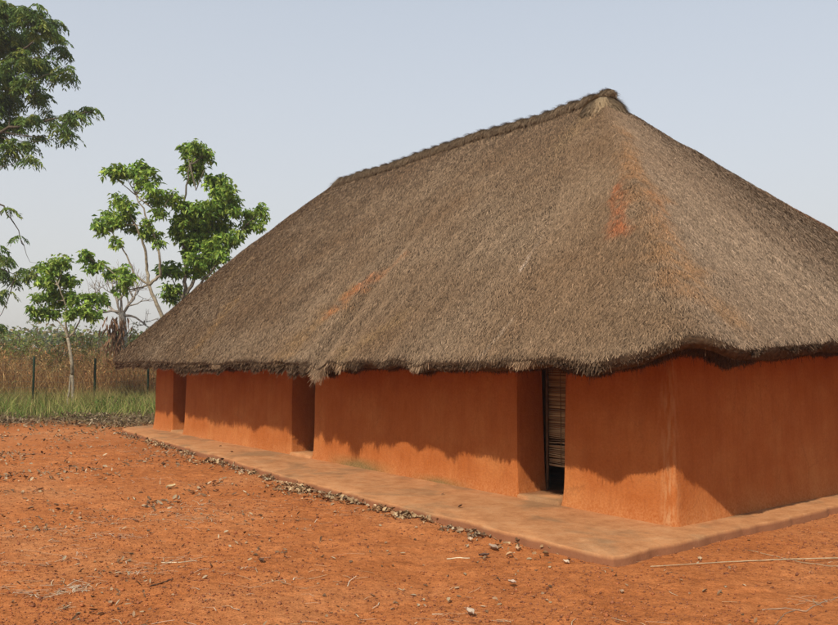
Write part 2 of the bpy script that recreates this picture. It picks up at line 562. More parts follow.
mb.tube(B([DOORS[0][1] - .02] * 4, T - .005, [0.09, .6, 1.2, 1.8]), .018, 8, col=(.12, .07, .04))
mb.build('door_pole', M['bark'], house, smooth=True)
# earth floor inside is the plinth; nothing else can be seen through the openings

# ---- roof surface
R0 = np.array([3.30, 3.04]); R1 = np.array([10.95, 3.15])
RIDGE_Z = 5.45


def eave_outline():
    ov = 1.0
    P = [(-.95, -1.0), (13.95, -.93), (13.95, W + .95), (-.95, W + 1.25)]
    return resample(round_poly(P, [0.75, 1.1, 1.2, 0.4], n=16), 0.03)


EO = eave_outline(); NE = len(EO)


def eave_z(u, v):
    front = np.exp(-((v + 1.0) / .35) ** 2)
    arc = np.where((v < .3) & (u + .95 > v + 1.0), u + .95, -(v + .98))
    z = np.interp(arc, [-9, -6, -2.05, -1.2, -.56, -.28, 0, .25, .56, 1.1, 1.46, 1.9, 2.7, 4], [1.6, 1.72, 1.79, 1.74, 1.705, 1.79, 1.85, 1.79, 1.68, 1.585, 1.64, 1.61, 1.60, 1.585])
    z = np.where((v > 3) & (u > 0), 1.6, z)
    s = u + v * 1.7
    z = z + (0.035 * fbm(s * 0.6, s * 0 + 3.3, 2) + 0.045 * fbm(s * 2.6 + 11, s * 0 + 1.3, 3)) * np.clip(np.abs(arc) - .9, .15, 1)
    for uc, w, a in ((4.75, .16, -.085), (4.2, .12, -.05), (3.0, .22, .05), (2.62, .12, -.05), (7.9, .15, -.03)):
        z = z + a * np.exp(-((u - uc) / w) ** 2) * front
    z = z - 0.035 * np.clip((u - 4) / 5, 0, 1) * front
    return z


def ridge_map(E):
    """point on the ridge (u,v) for each eave point"""
    u, v = E[:, 0], E[:, 1]
    f = np.clip((u - 0.1) / (13.0 - 0.1), 0, 1)
    f = f * f * (3 - 2 * f) * .25 + f * .75
    out = R0[None] + (R1 - R0)[None] * f[:, None]
    return out


RO = ridge_map(EO)
EZ = eave_z(EO[:, 0], EO[:, 1])


def roof_pts(si, t, lift=0.0):
    """si float index along outline, t 0 eave .. 1 ridge -> world points"""
    i0 = np.floor(si).astype(int) % NE; i1 = (i0 + 1) % NE; f = (si - np.floor(si))[..., None]
    E = EO[i0] * (1 - f) + EO[i1] * f
    R = RO[i0] * (1 - f) + RO[i1] * f
    ez = EZ[i0] * (1 - f[..., 0]) + EZ[i1] * f[..., 0]
    # around the ridge ends the mapping pulls to a small ring, giving a rounded peak
    P = E + (R - E) * t[..., None]
    tt = t
    z = ez + (RIDGE_Z - ez) * (tt - 0.004 * np.clip((tt - .86) / .14, 0, 1) ** 2)
    z = z + 0.02 * np.sin(PI * np.clip(tt, 0, 1)) + .10 * np.clip((E[..., 0] - 8) / 5, 0, 1) * np.sin(PI * np.clip(tt, 0, 1))
    wave = 0.05 * fbm(P[..., 0] * .9, P[..., 1] * .9 + 4, 2) + 0.022 * fbm(P[..., 0] * 4, P[..., 1] * 4, 2)
    z = z + wave * np.clip(tt * 6, 0, 1) + lift
    return B(P[..., 0], P[..., 1], z)


# underlayer slab
ts = np.concatenate([[0, .015], np.linspace(.04, 1, 40)])
si = np.arange(0, NE, 3).astype(float); ns = len(si)
top = np.stack([roof_pts(si, np.full(ns, t)) for t in ts])
cen = EO.mean(0)
TH = 0.15
tx = roof_pts(si, np.full(ns, .03)) - roof_pts(si, np.full(ns, 0.0))
tx /= np.linalg.norm(tx, axis=1)[:, None]
hor = tx * [1, 1, 0]; hor /= np.linalg.norm(hor, axis=1)[:, None] + 1e-9
nrm = np.stack([hor[:, 0] * tx[:, 2], hor[:, 1] * tx[:, 2], -np.hypot(tx[:, 0], tx[:, 1])], 1)   # pointing in & down
under = []
for t in (0.004, .3, .6, .9):
    th = TH * (1 + .25 * fbm(si * .09, si * 0, 2)) if t < .01 else 0.25
    under.append(roof_pts(si, np.full(ns, t)) + nrm * (np.asarray(th)[..., None] if not np.isscalar(th) else th))
rows = [u_ for u_ in under[::-1]] + [top[i] for i in range(len(ts))]
V = np.concatenate(rows); k = len(rows)
i = np.arange(k - 1)[:, None] * ns; j = np.arange(ns)[None]
Q = np.stack([i + j, i + (j + 1) % ns, i + ns + (j + 1) % ns, i + ns + j], -1).reshape(-1, 4)
base_V, base_Q = V, Q

# visible-grid for pixel -> roof lookup
gs = np.arange(0, NE, 4).astype(float); gt = np.linspace(0, 1, 120)
GS, GT = np.meshgrid(gs, gt)
GP = roof_pts(GS, GT)
PXx, PXy = project(GP)
Du = np.gradient(GP, axis=1); Dv = np.gradient(GP, axis=0)
NRM = np.cross(Du, Dv); NRM /= np.linalg.norm(NRM, axis=-1)[..., None] + 1e-9
NRM *= np.sign(NRM[..., 2:3] + 1e-9)
facing = ((np.array([0, 0, CAM_H]) - GP) * NRM).sum(-1) > 0


def on_roof(px, py):
    d = np.hypot(PXx - px, PXy - py) + np.where(facing, 0, 1e5)
    k = np.unravel_index(np.argmin(d), d.shape)
    return GP[k]


STREAKS = [  # pixel a, pixel b, half width m, colour, strength
    ((621, 186), (622, 232), .10, (.35, .12, .048), .75),
    ((626, 215), (627, 235), .06, (.38, .12, .045), .6),
    ((622, 130), (636, 170), .14, (.26, .14, .065), .6),
    ((630, 160), (690, 290), .20, (.28, .145, .065), .7),
    ((650, 190), (668, 225), .10, (.29, .13, .055), .6),
    ((655, 245), (725, 320), .20, (.27, .15, .07), .55),
    ((372, 276), (330, 314), .15, (.42, .14, .05), .9),
    ((405, 255), (372, 280), .14, (.42, .20, .09), .5),
    ((345, 300), (285, 355), .30, (.29, .17, .075), .6),
    ((400, 320), (345, 358), .22, (.27, .17, .08), .5),
    ((236, 300), (195, 355), .20, (.31, .18, .075), .65),
    ((250, 262), (205, 300), .18, (.34, .22, .11), .4),
    ((800, 207), (838, 229), .14, (.36, .15, .065), .6),
    ((770, 185), (800, 205), .18, (.36, .20, .10), .4),
    ((544, 236), (520, 268), .025, (.62, .48, .36), .8),
    ((515, 318), (480, 358), .03, (.5, .38, .27), .5),
    ((560, 150), (590, 110), .25, (.34, .23, .12), .35),
]
SEG = [(on_roof(*a), on_roof(*b), w, np.array(c), s) for a, b, w, c, s in STREAKS]


def thatch_colour(P, n):
    """own colour of the straw at world points P"""
    u, v = to_uv(P)
    g = np.array([.242, .166, .103]); br = np.array([.182, .112, .062]); pale = np.array([.245, .180, .128])
    k = np.clip(.5 + .9 * fbm(u * .8 + 20, v * .8 + P[:, 2] * .8, 3), 0, 1)[:, None]
    c = br * (1 - k) + g * k
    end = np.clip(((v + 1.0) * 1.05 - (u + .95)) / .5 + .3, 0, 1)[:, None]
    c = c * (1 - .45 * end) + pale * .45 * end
    # weathering lines that run down the slope
    fr = np.where(end[:, 0] > .5, v, u)
    ln = fbm(fr * 5.5, P[:, 2] * .35, 3)[:, None]
    c = c * (1 + .20 * ln)
    for a, b, w, cc, s in SEG:
        ab = b - a; t = np.clip(((P - a) @ ab) / (ab @ ab + 1e-9), 0, 1)
        d = np.linalg.norm(P - a - t[:, None] * ab, axis=1)
        d = d * (1 + .9 * fbm(P[:, 0] * 4, P[:, 1] * 4 + P[:, 2] * 4, 3))
        f = (s * np.clip(1.35 - d / w, 0, 1) ** 1.3)[:, None]
        f = f * np.clip(.8 + 1.4 * fbm(P[:, 0] * 9 + P[:, 2] * 5, P[:, 1] * 9, 2), 0, 1)[:, None] * (rng.random((len(P), 1)) < .85)
        c = c * (1 - f) + cc * f
    r = rng.random((len(P), 1))
    c = c * (.48 + .95 * r)
    hot = rng.random((len(P), 1)) < .03
    c = np.where(hot, c * 1.5 + .02, c)
    return np.clip(c, .01, .8)


def strands(si, t, L, Wd, lift, side, nscale=1.0, droop=0.0, tint=1.0):
    """thin straw blades; returns V, F, C"""
    n = len(si)
    root = roof_pts(si, t)
    dt = 0.02
    a = roof_pts(si, np.clip(t + dt, 0, 1.02)) - roof_pts(si, np.clip(t + dt, 0, 1.02) - dt)
    down = -a; down /= np.linalg.norm(down, axis=1)[:, None] + 1e-9
    hz = down * [1, 1, 0]; hz /= np.linalg.norm(hz, axis=1)[:, None] + 1e-9
    sd = np.stack([-hz[:, 1], hz[:, 0], 0 * hz[:, 0]], 1)
    up = np.cross(sd, down); up *= np.sign(up[:, 2:3] + 1e-9)
    d = down + sd * (side * rng.normal(size=n))[:, None] + up * lift[:, None]
    d /= np.linalg.norm(d, axis=1)[:, None]
    if droop: d = d + np.array([0, 0, -droop]) * rng.random((n, 1)); d /= np.linalg.norm(d, axis=1)[:, None]
    ang = rng.uniform(-.9, .9, n)
    wv = np.cross(d, up); wv /= np.linalg.norm(wv, axis=1)[:, None] + 1e-9
    wv = wv * np.cos(ang)[:, None] + up * np.sin(ang)[:, None]
    tip = root + d * L[:, None]
    h = (Wd / 2)[:, None]
    root = root + up * (rng.random(n) * .03)[:, None]
    V = np.stack([root - wv * h, root + wv * h, tip + wv * h * .5, tip - wv * h * .5], 1).reshape(-1, 3)
    Fq = np.arange(4 * n).reshape(n, 4)
    C = np.repeat(thatch_colour(root, n) * tint, 4, 0)
    return V, Fq, C


# sample outline index weights: camera-facing sides get most of the straw
Em = (EO + np.roll(EO, -1, 0)) / 2
wt = np.where(Em[:, 1] < 1.0, 1.0, 0.25) + np.where((Em[:, 0] < 1), 1.1, 0)
wt = np.where((Em[:, 0] > 6) & (Em[:, 1] < 1), .75, wt)
wt = wt / wt.sum()
cdf = np.concatenate([[0], np.cumsum(wt)])


def samp(n):
    return np.interp(rng.random(n), cdf, np.arange(NE + 1)) % NE


NS = 760000
si_ = samp(NS)
# area weight in t: strips shrink toward the hips; keep more near the eave
t_ = 1 - np.sqrt(rng.random(NS) * .96 + .04 * rng.random(NS)) * (1.0)
t_ = np.where(rng.random(NS) < .35, rng.random(NS), t_) * .995
V1, F1, C1 = strands(si_, t_, np.minimum(rng.uniform(.02, .075, NS), .03 + t_ * 4), rng.uniform(.0035, .0068, NS), rng.uniform(.0, .35, NS), .42)
mbt = MB(); mbt.add(V1, F1, C1)
roof = np_mesh('thatch_roof', base_V, base_Q, M['thatch_base'], house, smooth=True)
tag(roof, 'steep grey brown thatch with orange stains')
mbt.build('straw_layer', M['thatch'], roof)

# eave fringe: cut straw ends filling the edge thickness
NF = 130000
si_ = samp(NF)
f = rng.random(NF)
root = roof_pts(si_, rng.uniform(0.0, .035, NF))
tx = roof_pts(si_, np.full(NF, .03)) - roof_pts(si_, np.zeros(NF))
tx /= np.linalg.norm(tx, axis=1)[:, None]
hz = tx * [1, 1, 0]; hz /= np.linalg.norm(hz, axis=1)[:, None]
nin = np.stack([hz[:, 0] * tx[:, 2], hz[:, 1] * tx[:, 2], -np.hypot(tx[:, 0], tx[:, 1])], 1)
sd = np.stack([-hz[:, 1], hz[:, 0], 0 * f], 1)
uu_ = np.interp(si_, np.arange(NE), EO[:, 0]); thk = (.055 + .085 * np.clip((uu_ - .8) / 4, 0, 1)) * (1 + 1.0 * fbm(si_ * .05, si_ * 0 + 7, 3)) * (1 + .3 * np.exp(-(np.hypot(np.interp(si_, np.arange(NE), EO[:, 0]) + .9, np.interp(si_, np.arange(NE), EO[:, 1]) + .8) / .5) ** 2))
root = root + (-hz * 0 + np.array([0, 0, -1.0]) + hz * .28) * (f * thk)[:, None] + tx * 0.06
d = -tx + sd * rng.normal(size=(NF, 1)) * .25 + np.array([0, 0, -1]) * rng.uniform(.2, .5, (NF, 1)) + nin * rng.normal(size=(NF, 1)) * .15
d /= np.linalg.norm(d, axis=1)[:, None]
Lf = (rng.uniform(.083, .091, NF) - .02 * (uu_ < 1.6)) * (1 + .8 * fbm(si_ * .16, si_ * 0 + 2, 3)) + (rng.random(NF) < .008) * rng.uniform(0, .07, NF)
wv = sd * np.cos(f * 9)[:, None] + nin * np.sin(f * 9)[:, None]
h = rng.uniform(.0025, .0055, NF)[:, None]
tip = root + d * Lf[:, None]
V2 = np.stack([root - wv * h, root + wv * h, tip + wv * h * .6, tip - wv * h * .6], 1).reshape(-1, 3)
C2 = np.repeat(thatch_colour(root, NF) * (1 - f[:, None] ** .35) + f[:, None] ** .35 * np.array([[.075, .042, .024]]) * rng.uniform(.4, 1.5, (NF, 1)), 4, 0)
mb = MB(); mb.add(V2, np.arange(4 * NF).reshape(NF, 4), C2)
# darker brown straw layers set back under the lip
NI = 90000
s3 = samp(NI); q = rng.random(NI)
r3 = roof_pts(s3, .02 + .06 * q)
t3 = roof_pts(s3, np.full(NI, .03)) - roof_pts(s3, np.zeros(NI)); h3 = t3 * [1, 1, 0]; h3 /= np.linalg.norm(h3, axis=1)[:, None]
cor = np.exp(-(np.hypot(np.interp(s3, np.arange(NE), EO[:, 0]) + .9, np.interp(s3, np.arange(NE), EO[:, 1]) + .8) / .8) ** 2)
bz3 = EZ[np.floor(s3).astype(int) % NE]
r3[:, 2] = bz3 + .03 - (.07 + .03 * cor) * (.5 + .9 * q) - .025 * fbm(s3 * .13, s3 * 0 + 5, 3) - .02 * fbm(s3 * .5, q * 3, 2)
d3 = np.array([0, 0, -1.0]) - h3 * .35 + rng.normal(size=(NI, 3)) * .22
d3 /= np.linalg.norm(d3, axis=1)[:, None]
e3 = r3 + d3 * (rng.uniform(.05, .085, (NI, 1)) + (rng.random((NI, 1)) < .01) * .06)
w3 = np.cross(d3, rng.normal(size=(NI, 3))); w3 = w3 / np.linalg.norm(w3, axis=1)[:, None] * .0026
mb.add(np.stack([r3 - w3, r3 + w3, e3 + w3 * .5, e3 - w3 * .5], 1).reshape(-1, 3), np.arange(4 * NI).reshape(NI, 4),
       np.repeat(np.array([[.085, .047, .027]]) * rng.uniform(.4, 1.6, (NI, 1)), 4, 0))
# a few drooping tufts where the edge has slipped
for uc, nt2, ln in ((4.78, 420, .16), (4.68, 200, .24), (4.2, 260, .12), (2.62, 260, .10), (7.95, 200, .10), (1.0, 300, .11)):
    k = int(np.argmin(np.hypot(EO[:, 0] - uc, EO[:, 1] + 1.0)))
    s2 = (k + rng.normal(size=nt2) * 2.6) % NE
    r2 = roof_pts(s2, rng.uniform(0, .02, nt2)) + np.array([0, 0, -.03])
    d2 = B(0, -1, 0) - B(0, 0, 0)
    d2 = d2 * .35 + np.array([0, 0, -1.0]) + rng.normal(size=(nt2, 3)) * .25
    d2 /= np.linalg.norm(d2, axis=1)[:, None]
    tp = r2 + d2 * (rng.uniform(.3, 1, (nt2, 1)) * ln)
    w2 = np.cross(d2, rng.normal(size=(nt2, 3))); w2 /= np.linalg.norm(w2, axis=1)[:, None]
    w2 *= .003
    mb.add(np.stack([r2 - w2, r2 + w2, tp + w2 * .5, tp - w2 * .5], 1).reshape(-1, 3), np.arange(4 * nt2).reshape(nt2, 4),
           np.repeat(thatch_colour(r2, nt2) * 1.2, 4, 0))
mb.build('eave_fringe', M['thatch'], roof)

# ---- ridge roll bound at intervals, with a straw bun over the near peak
mb = MB()
kk = 190
fr = np.linspace(-0.03, 1.03, kk)
ru = R0[0] + (R1[0] - R0[0]) * fr; rv = R0[1] + (R1[1] - R0[1]) * fr
bul = np.abs(np.sin(fr * PI * 24 + 2 * fbm(fr * 5, fr * 0 + 4, 2)))
rad = 0.072 + 0.022 * bul + 0.012 * fbm(fr * 30, fr * 0, 2)
rad[:3] *= [.3, .7, .9]; rad[-12:] *= np.linspace(1, .25, 12)
rz = RIDGE_Z + 0.02 + 0.05 * fbm(ru * .9, rv * .9 + 4, 2) + 0.022 * fbm(ru * 4, rv * 4, 2) + 0.010 * bul
rid = B(ru, rv, rz)
rid[-12:, 2] -= np.linspace(0, .10, 12) ** 1
mb.tube(rid, rad, 14, col=(.12, .085, .052))
# straws over the roll
NR = 16000
kx = rng.random(NR) * (kk - 1); k0 = kx.astype(int); ff = (kx - k0)[:, None]
cp = rid[k0] * (1 - ff) + rid[k0 + 1] * ff; rr = rad[k0][:, None]
aa = rng.uniform(-.35, PI + .35, NR)[:, None]
acr = D2[None] * np.cos(aa) + np.array([[0, 0, 1.0]]) * np.sin(aa)
tan = D2[None] * -np.sin(aa) + np.array([[0, 0, 1.0]]) * np.cos(aa)
dd = tan * np.where(np.cos(aa) > 0, -1, 1) + D1[None] * rng.normal(size=(NR, 1)) * .5
dd /= np.linalg.norm(dd, axis=1)[:, None]
p0 = cp + acr * rr; p1 = p0 + dd * rng.uniform(.04, .12, (NR, 1)) + acr * .012
ww = D1[None] * .0035
cc = np.array([[.24, .17, .105]]) * rng.uniform(.35, 1.3, (NR, 1))
mb.add(np.stack([p0 - ww, p0 + ww, p1 + ww * .5, p1 - ww * .5], 1).reshape(-1, 3), np.arange(4 * NR).reshape(NR, 4), np.repeat(cc, 4, 0))
for q in np.arange(0.0, 24) / 24:
    k = int(round((q + .03) / 1.06 * (kk - 1))); a = np.linspace(-.5, PI + .5, 14)
    c0 = rid[k]; r_ = rad[k] + .008
    mb.tube(c0 + D2 * (np.cos(a) * r_)[:, None] + np.array([0, 0, 1.0]) * (np.sin(a) * r_)[:, None], .008, 5, col=(.14, .10, .06))
mb.build('ridge_roll', M['thatch'], roof, smooth=True)

mb = MB()
pk = B(R0[0] - .02, R0[1], RIDGE_Z - .045)
th = np.linspace(0, PI / 2, 8); ph = np.linspace(0, 2 * PI, 24, endpoint=False)
VV = []
for a in th:
    for b in ph:
        r = .34 * (1 + .12 * math.sin(3 * b + 1))
        VV.append(pk + np.array([r * math.cos(a) ** .8 * math.cos(b), r * math.cos(a) ** .8 * math.sin(b), (.34 * math.sin(a) - .27)]))
i = np.arange(7)[:, None] * 24; j = np.arange(24)[None]
mb.add(np.array(VV), np.stack([i + j, i + (j + 1) % 24, i + 24 + (j + 1) % 24, i + 24 + j], -1).reshape(-1, 4), (.26, .19, .11))
NB = 9000
az = rng.uniform(0, 2 * PI, NB); rr = rng.random(NB) ** .6
el = np.sqrt(1 - rr ** 2)
p0 = pk + np.stack([.34 * rr * np.cos(az), .34 * rr * np.sin(az), .34 * el - .265], 1)
dd = np.stack([np.cos(az), np.sin(az), -1.15 * rr], 1) + rng.normal(size=(NB, 3)) * .22
dd /= np.linalg.norm(dd, axis=1)[:, None]
p1 = p0 + dd * rng.uniform(.05, .14, (NB, 1)); w2 = np.stack([-np.sin(az), np.cos(az), 0 * az], 1) * .0035
mb.add(np.stack([p0 - w2, p0 + w2, p1 + w2 * .5, p1 - w2 * .5], 1).reshape(-1, 3), np.arange(4 * NB).reshape(NB, 4),
       np.repeat(np.array([[.30, .215, .13]]) * rng.uniform(.5, 1.3, (NB, 1)), 4, 0))
mb.build('ridge_cap', M['thatch'], roof, smooth=True)

# ------------------------------------------------------------------ foliage helpers
def unit(a): return a / (np.linalg.norm(a, axis=-1, keepdims=True) + 1e-9)


def leaf_quads(P, D, L, Wd, col, fold=.35):
    """folded leaves: root P, direction D, length L, width W"""
    n = len(P)
    ref = rng.normal(size=(n, 3)) * .5 + np.array([0, 0, 1.0])
    S = unit(np.cross(D, ref)); U = np.cross(S, D)
    L = np.broadcast_to(L, (n,))[:, None]; Wd = np.broadcast_to(Wd, (n,))[:, None]
    mid = P + D * L * .5 - U * L * .03
    tip = P + D * L - U * L * .14
    l = mid + S * Wd * .5 + U * Wd * fold; r = mid - S * Wd * .5 + U * Wd * fold
    V = np.stack([P, l, tip, r], 1).reshape(-1, 3)
    b = np.arange(n)[:, None] * 4
    Ft = np.concatenate([b + [0, 1, 2], b + [0, 2, 3]])
    return V, Ft, np.repeat(col, 4, 0)


GREENS = np.array([[.24, .37, .060], [.33, .47, .075], [.15, .27, .045], [.40, .50, .09]])


def leaf_col(n, pal, lo=.6, hi=1.3):
    return pal[rng.integers(0, len(pal), n)] * rng.uniform(lo, hi, (n, 1))


def rosettes(mb, centres, nleaf, L, Wd, pal, droop=.5, jitter=.05):
    """leaf rosettes at twig tips"""
    n = len(centres) * nleaf
    C = np.repeat(centres, nleaf, 0)
    az = rng.uniform(0, 2 * PI, n)
    e = rng.uniform(-.9, .45, n) - droop * .7
    D = unit(np.stack([np.cos(az) * np.cos(e), np.sin(az) * np.cos(e), np.sin(e)], 1))
    tone = np.repeat(rng.uniform(.65, 1.3, (len(centres), 1)), nleaf, 0)
    V, Fs, Cc = leaf_quads(C + rng.normal(size=(n, 3)) * jitter, D, rng.uniform(.4, 1.15, n) * L, rng.uniform(.5, 1.2, n) * Wd, leaf_col(n, pal) * tone)
    mb.add(V, Fs, Cc)


def cluster_pts(c, r, n, flat=.8):
    """points mostly on the outer shell of a lumpy ball"""
    d = unit(rng.normal(size=(n, 3)))
    s = rng.random(n) ** .45
    lump = 1 + .28 * fbm(d[:, 0] * 2 + c[0], d[:, 1] * 2 + d[:, 2] * 2 + c[1], 2)
    return np.asarray(c) + d * (r * s * lump)[:, None] * [1, 1, flat]


def limb(mb, pts, r0, r1, n=7, col=(.3, .25, .18), wob=.03):
    pts = np.asarray(pts, float)
    # densify with a little wander
    out = []
    for a, b in zip(pts[:-1], pts[1:]):
        k = 5
        for t in range(k): out.append(a + (b - a) * t / k)
    out.append(pts[-1]); out = np.array(out)
    L = np.linalg.norm(pts[-1] - pts[0])
    w = rng.normal(size=out.shape) * wob * L / 6; w[0] = 0; w[-1] = 0
    out = out + w
    mb.tube(out, np.linspace(r0, r1, len(out)), n, col=col)
    return out


def px_tree(name, label, y, base_px, forks, clusters, leaf, bark, cat='tree', group=None, dens=1.0, pal=GREENS, mode='rosette', r_base=.09, depth_sp=.5, cs=1.0):
    """clusters: (px, py, r_px, fork index). forks: list of (parent index or -1, [(px,py),...], r0, r1)"""
    bx = at_y(base_px, 380, y)
    bz = float(ground_z(bx[0], y))
    root = np.array([bx[0], y, bz])
    t = empty(name, root, label, cat, group)
    mt = MB(); ends = []
    for par, pl_, r0, r1 in forks:
        st = root - [0, 0, .1] if par < 0 else ends[par][-1]
        if par == -3: st = np.array([at_y(pl_[0][0], 380, y)[0], y, bz - .05])
        yy = st[1]
        pts = [st]
        if par == -3: pl_ = pl_[1:]
        for q in pl_:
            yy2 = yy if par < 0 else yy + random.uniform(-.25, .25)
            pts.append(at_y(q[0], q[1], yy2)); yy = yy2
        ends.append(limb(mt, pts, r0, r1, 8 if r0 > .05 else 6, bark))
    mc = MB()
    sc = y / F
    for (px, py, rp, fk) in clusters:
        yy = y + random.uniform(-1, 1) * depth_sp
        c = at_y(px, py, yy); r = rp * sc * cs
        st = ends[fk]; # attach from nearest point of the fork limb, preferring below
        dd = np.linalg.norm(st - c, axis=1) + np.where(st[:, 2] > c[2], 2, 0); a = st[int(np.argmin(dd))]
        limb(mt, [a, (a + c) / 2 + [0, 0, -.08 * np.linalg.norm(c - a)], c], r_base * .28, .008, 5, bark)
        nr = max(2 if rp < 3.1 else 5, int(dens * 34 * (r / .4) ** 2))
        tips = cluster_pts(c, r, nr)
        for q in tips[:: max(1, nr // 7)]:
            mt.tube(np.array([c, (c + q) / 2 + [0, 0, .03], q]), [.008, .006, .004], 4, col=bark)
        if mode == 'rosette':
            rosettes(mc, tips, 9, leaf[0], leaf[1], pal)
        else:
            pinnate(mc, tips, leaf, pal)
    mt.build('trunk', M['bark'], t, smooth=True)
    mc.build('crown', M['leaf'], t)
    return t


def pinnate(mb, tips, leaf, pal, pairs=6, R=.42):
    """drooping compound leaves: a curved rachis with paired leaflets"""
    per = 3
    n = len(tips) * per
    C = np.repeat(tips, per, 0)
    az = rng.uniform(0, 2 * PI, n)
    H = np.stack([np.cos(az), np.sin(az), 0 * az], 1)
    S = np.stack([-np.sin(az), np.cos(az), 0 * az], 1)
    tone = leaf_col(n, pal, .6, 1.3)
    Rr = rng.uniform(.7, 1.2, n)[:, None] * R
    for k in range(pairs):
        f = (k + 1) / pairs
        P = C + H * Rr * (f * .8) + np.array([0, 0, 1]) * Rr * (.15 * f - .75 * f * f)
        for s in (-1, 1):
            D = unit(H * .45 + S * s * .7 + np.array([0, 0, -1.0]) * rng.uniform(.3, 1.1, (n, 1)) + rng.normal(size=(n, 3)) * .15)
            V, Fs, Cc = leaf_quads(P, D, leaf[0] * rng.uniform(.7, 1.15, n), leaf[1], tone * rng.uniform(.8, 1.2, (n, 1)), fold=.2)
            mb.add(V, Fs, Cc)


PALE = (.30, .25, .18); GREYB = (.17, .14, .105); DARKB = (.11, .085, .06)

# small tree at the fence
px_tree('small_tree', 'small bushy green tree with pale double stem standing in front of the fence', 25.4, 71,
        [(-3, [(67.3, 0), (68.8, 392), (71.3, 374)], .032, .03), (-3, [(73.2, 0), (73, 392), (72.3, 374)], .045, .042), (1, [(72, 365), (70, 350), (68, 338)], .055, .045),
         (2, [(66, 325), (66, 305), (58, 285)], .042, .015), (2, [(74, 332), (80, 320), (92, 303)], .035, .012), (2, [(64, 328), (55, 318), (45, 308)], .03, .012)],
        [(52, 266, 10, 3), (63, 262, 9, 3), (47, 280, 10, 3), (60, 280, 12, 3), (71, 281, 9, 3), (50, 296, 12, 3), (65, 298, 13, 3), (76, 298, 8, 4),
         (40, 312, 9, 5), (32, 308, 4, 5), (52, 312, 8, 5), (84, 309, 9, 4), (93, 299, 10, 4), (101, 298, 7, 4), (93, 315, 9, 4), (70, 312, 8, 3), (36, 297, 3.5, 5), (44, 268, 6, 3)],
        (.21, .095), PALE, dens=1.15, r_base=.07, depth_sp=.5)

# two tall airy trees behind the house end
px_tree('tall_tree', 'tall airy tree with clumped leaves on thin pale stems, left of the leafier one', 26.5, 176,
        [(-1, [(172, 350), (159, 308), (149, 285)], .08, .05), (0, [(147, 270), (145, 248), (136, 225)], .055, .03), (0, [(160, 275), (160, 255), (152, 228), (136, 195)], .055, .02),
         (0, [(135, 275), (126, 255), (112, 232)], .04, .015), (2, [(160, 215), (168, 200)], .025, .012), (0, [(130, 290), (112, 272), (95, 262)], .03, .012)],
        [(113, 172, 9, 2), (124, 169, 7, 2), (133, 174, 8, 2), (141, 168, 9, 2), (143, 180, 8, 2), (152, 174, 7, 2), (119, 200, 8, 1), (126, 206, 8, 1), (110, 216, 10, 3), (101, 226, 9, 3),
         (118, 221, 10, 1), (128, 216, 8, 1), (117, 243, 6, 3), (133, 228, 6, 1), (153, 190, 9, 2), (157, 200, 9, 4), (160, 212, 7, 4), (172, 196, 8, 4), (176, 205, 6, 4), (146, 224, 7, 1), (152, 234, 7, 1),
         (158, 243, 6, 2), (145, 234, 6, 1), (88, 257, 7, 5), (94, 268, 7, 5), (100, 265, 5, 5), (112, 271, 7, 5), (122, 271, 9, 5), (128, 278, 7, 5), (120, 287, 7, 5), (85, 252, 4, 5)],
        (.23, .10), PALE, dens=1.05, r_base=.07, depth_sp=.5, cs=1.1)
px_tree('tall_tree', 'tall leafy tree with full bright green crown rising above low end of thatch', 27.5, 186,
        [(-1, [(187, 370), (184, 330), (184, 300)], .12, .09), (0, [(186, 270), (183, 240), (184, 200), (190, 165)], .07, .02), (0, [(196, 275), (206, 245), (214, 210)], .07, .02),
         (0, [(205, 280), (226, 250), (246, 225)], .05, .015), (0, [(178, 292), (172, 278)], .035, .015), (1, [(196, 190), (204, 170)], .03, .012)],
        [(188, 150, 8, 1), (197, 147, 8, 1), (204, 156, 9, 5), (191, 162, 9, 1), (198, 168, 8, 5), (208, 150, 5, 5), (194, 177, 6, 5), (184, 166, 5, 1), (211, 182, 9, 2), (221, 180, 9, 2), (228, 190, 8, 2), (217, 192, 9, 2), (232, 200, 8, 2),
         (192, 212, 11, 1), (182, 222, 11, 1), (176, 232, 8, 1), (203, 208, 11, 2), (214, 206, 11, 2), (225, 208, 10, 2), (236, 210, 8, 3), (198, 226, 12, 1), (210, 224, 12, 2), (222, 226, 12, 3), (186, 238, 11, 1),
         (200, 243, 12, 2), (213, 242, 13, 2), (227, 240, 10, 3), (195, 258, 11, 2), (206, 262, 11, 2), (220, 256, 9, 3), (200, 272, 8, 2), (190, 252, 8, 1), (250, 213, 8, 3), (259, 209, 6, 3), (264, 216, 5, 3), (247, 224, 7, 3), (256, 226, 6, 3),
         (240, 232, 7, 3), (163, 270, 7, 4), (173, 268, 8, 4), (180, 272, 6, 4), (166, 291, 8, 4), (175, 289, 8, 4), (172, 299, 6, 4), (191, 270, 6, 2), (185, 203, 6, 1)],
        (.23, .10), GREYB, dens=1.25, r_base=.08, depth_sp=.7, cs=1.06)

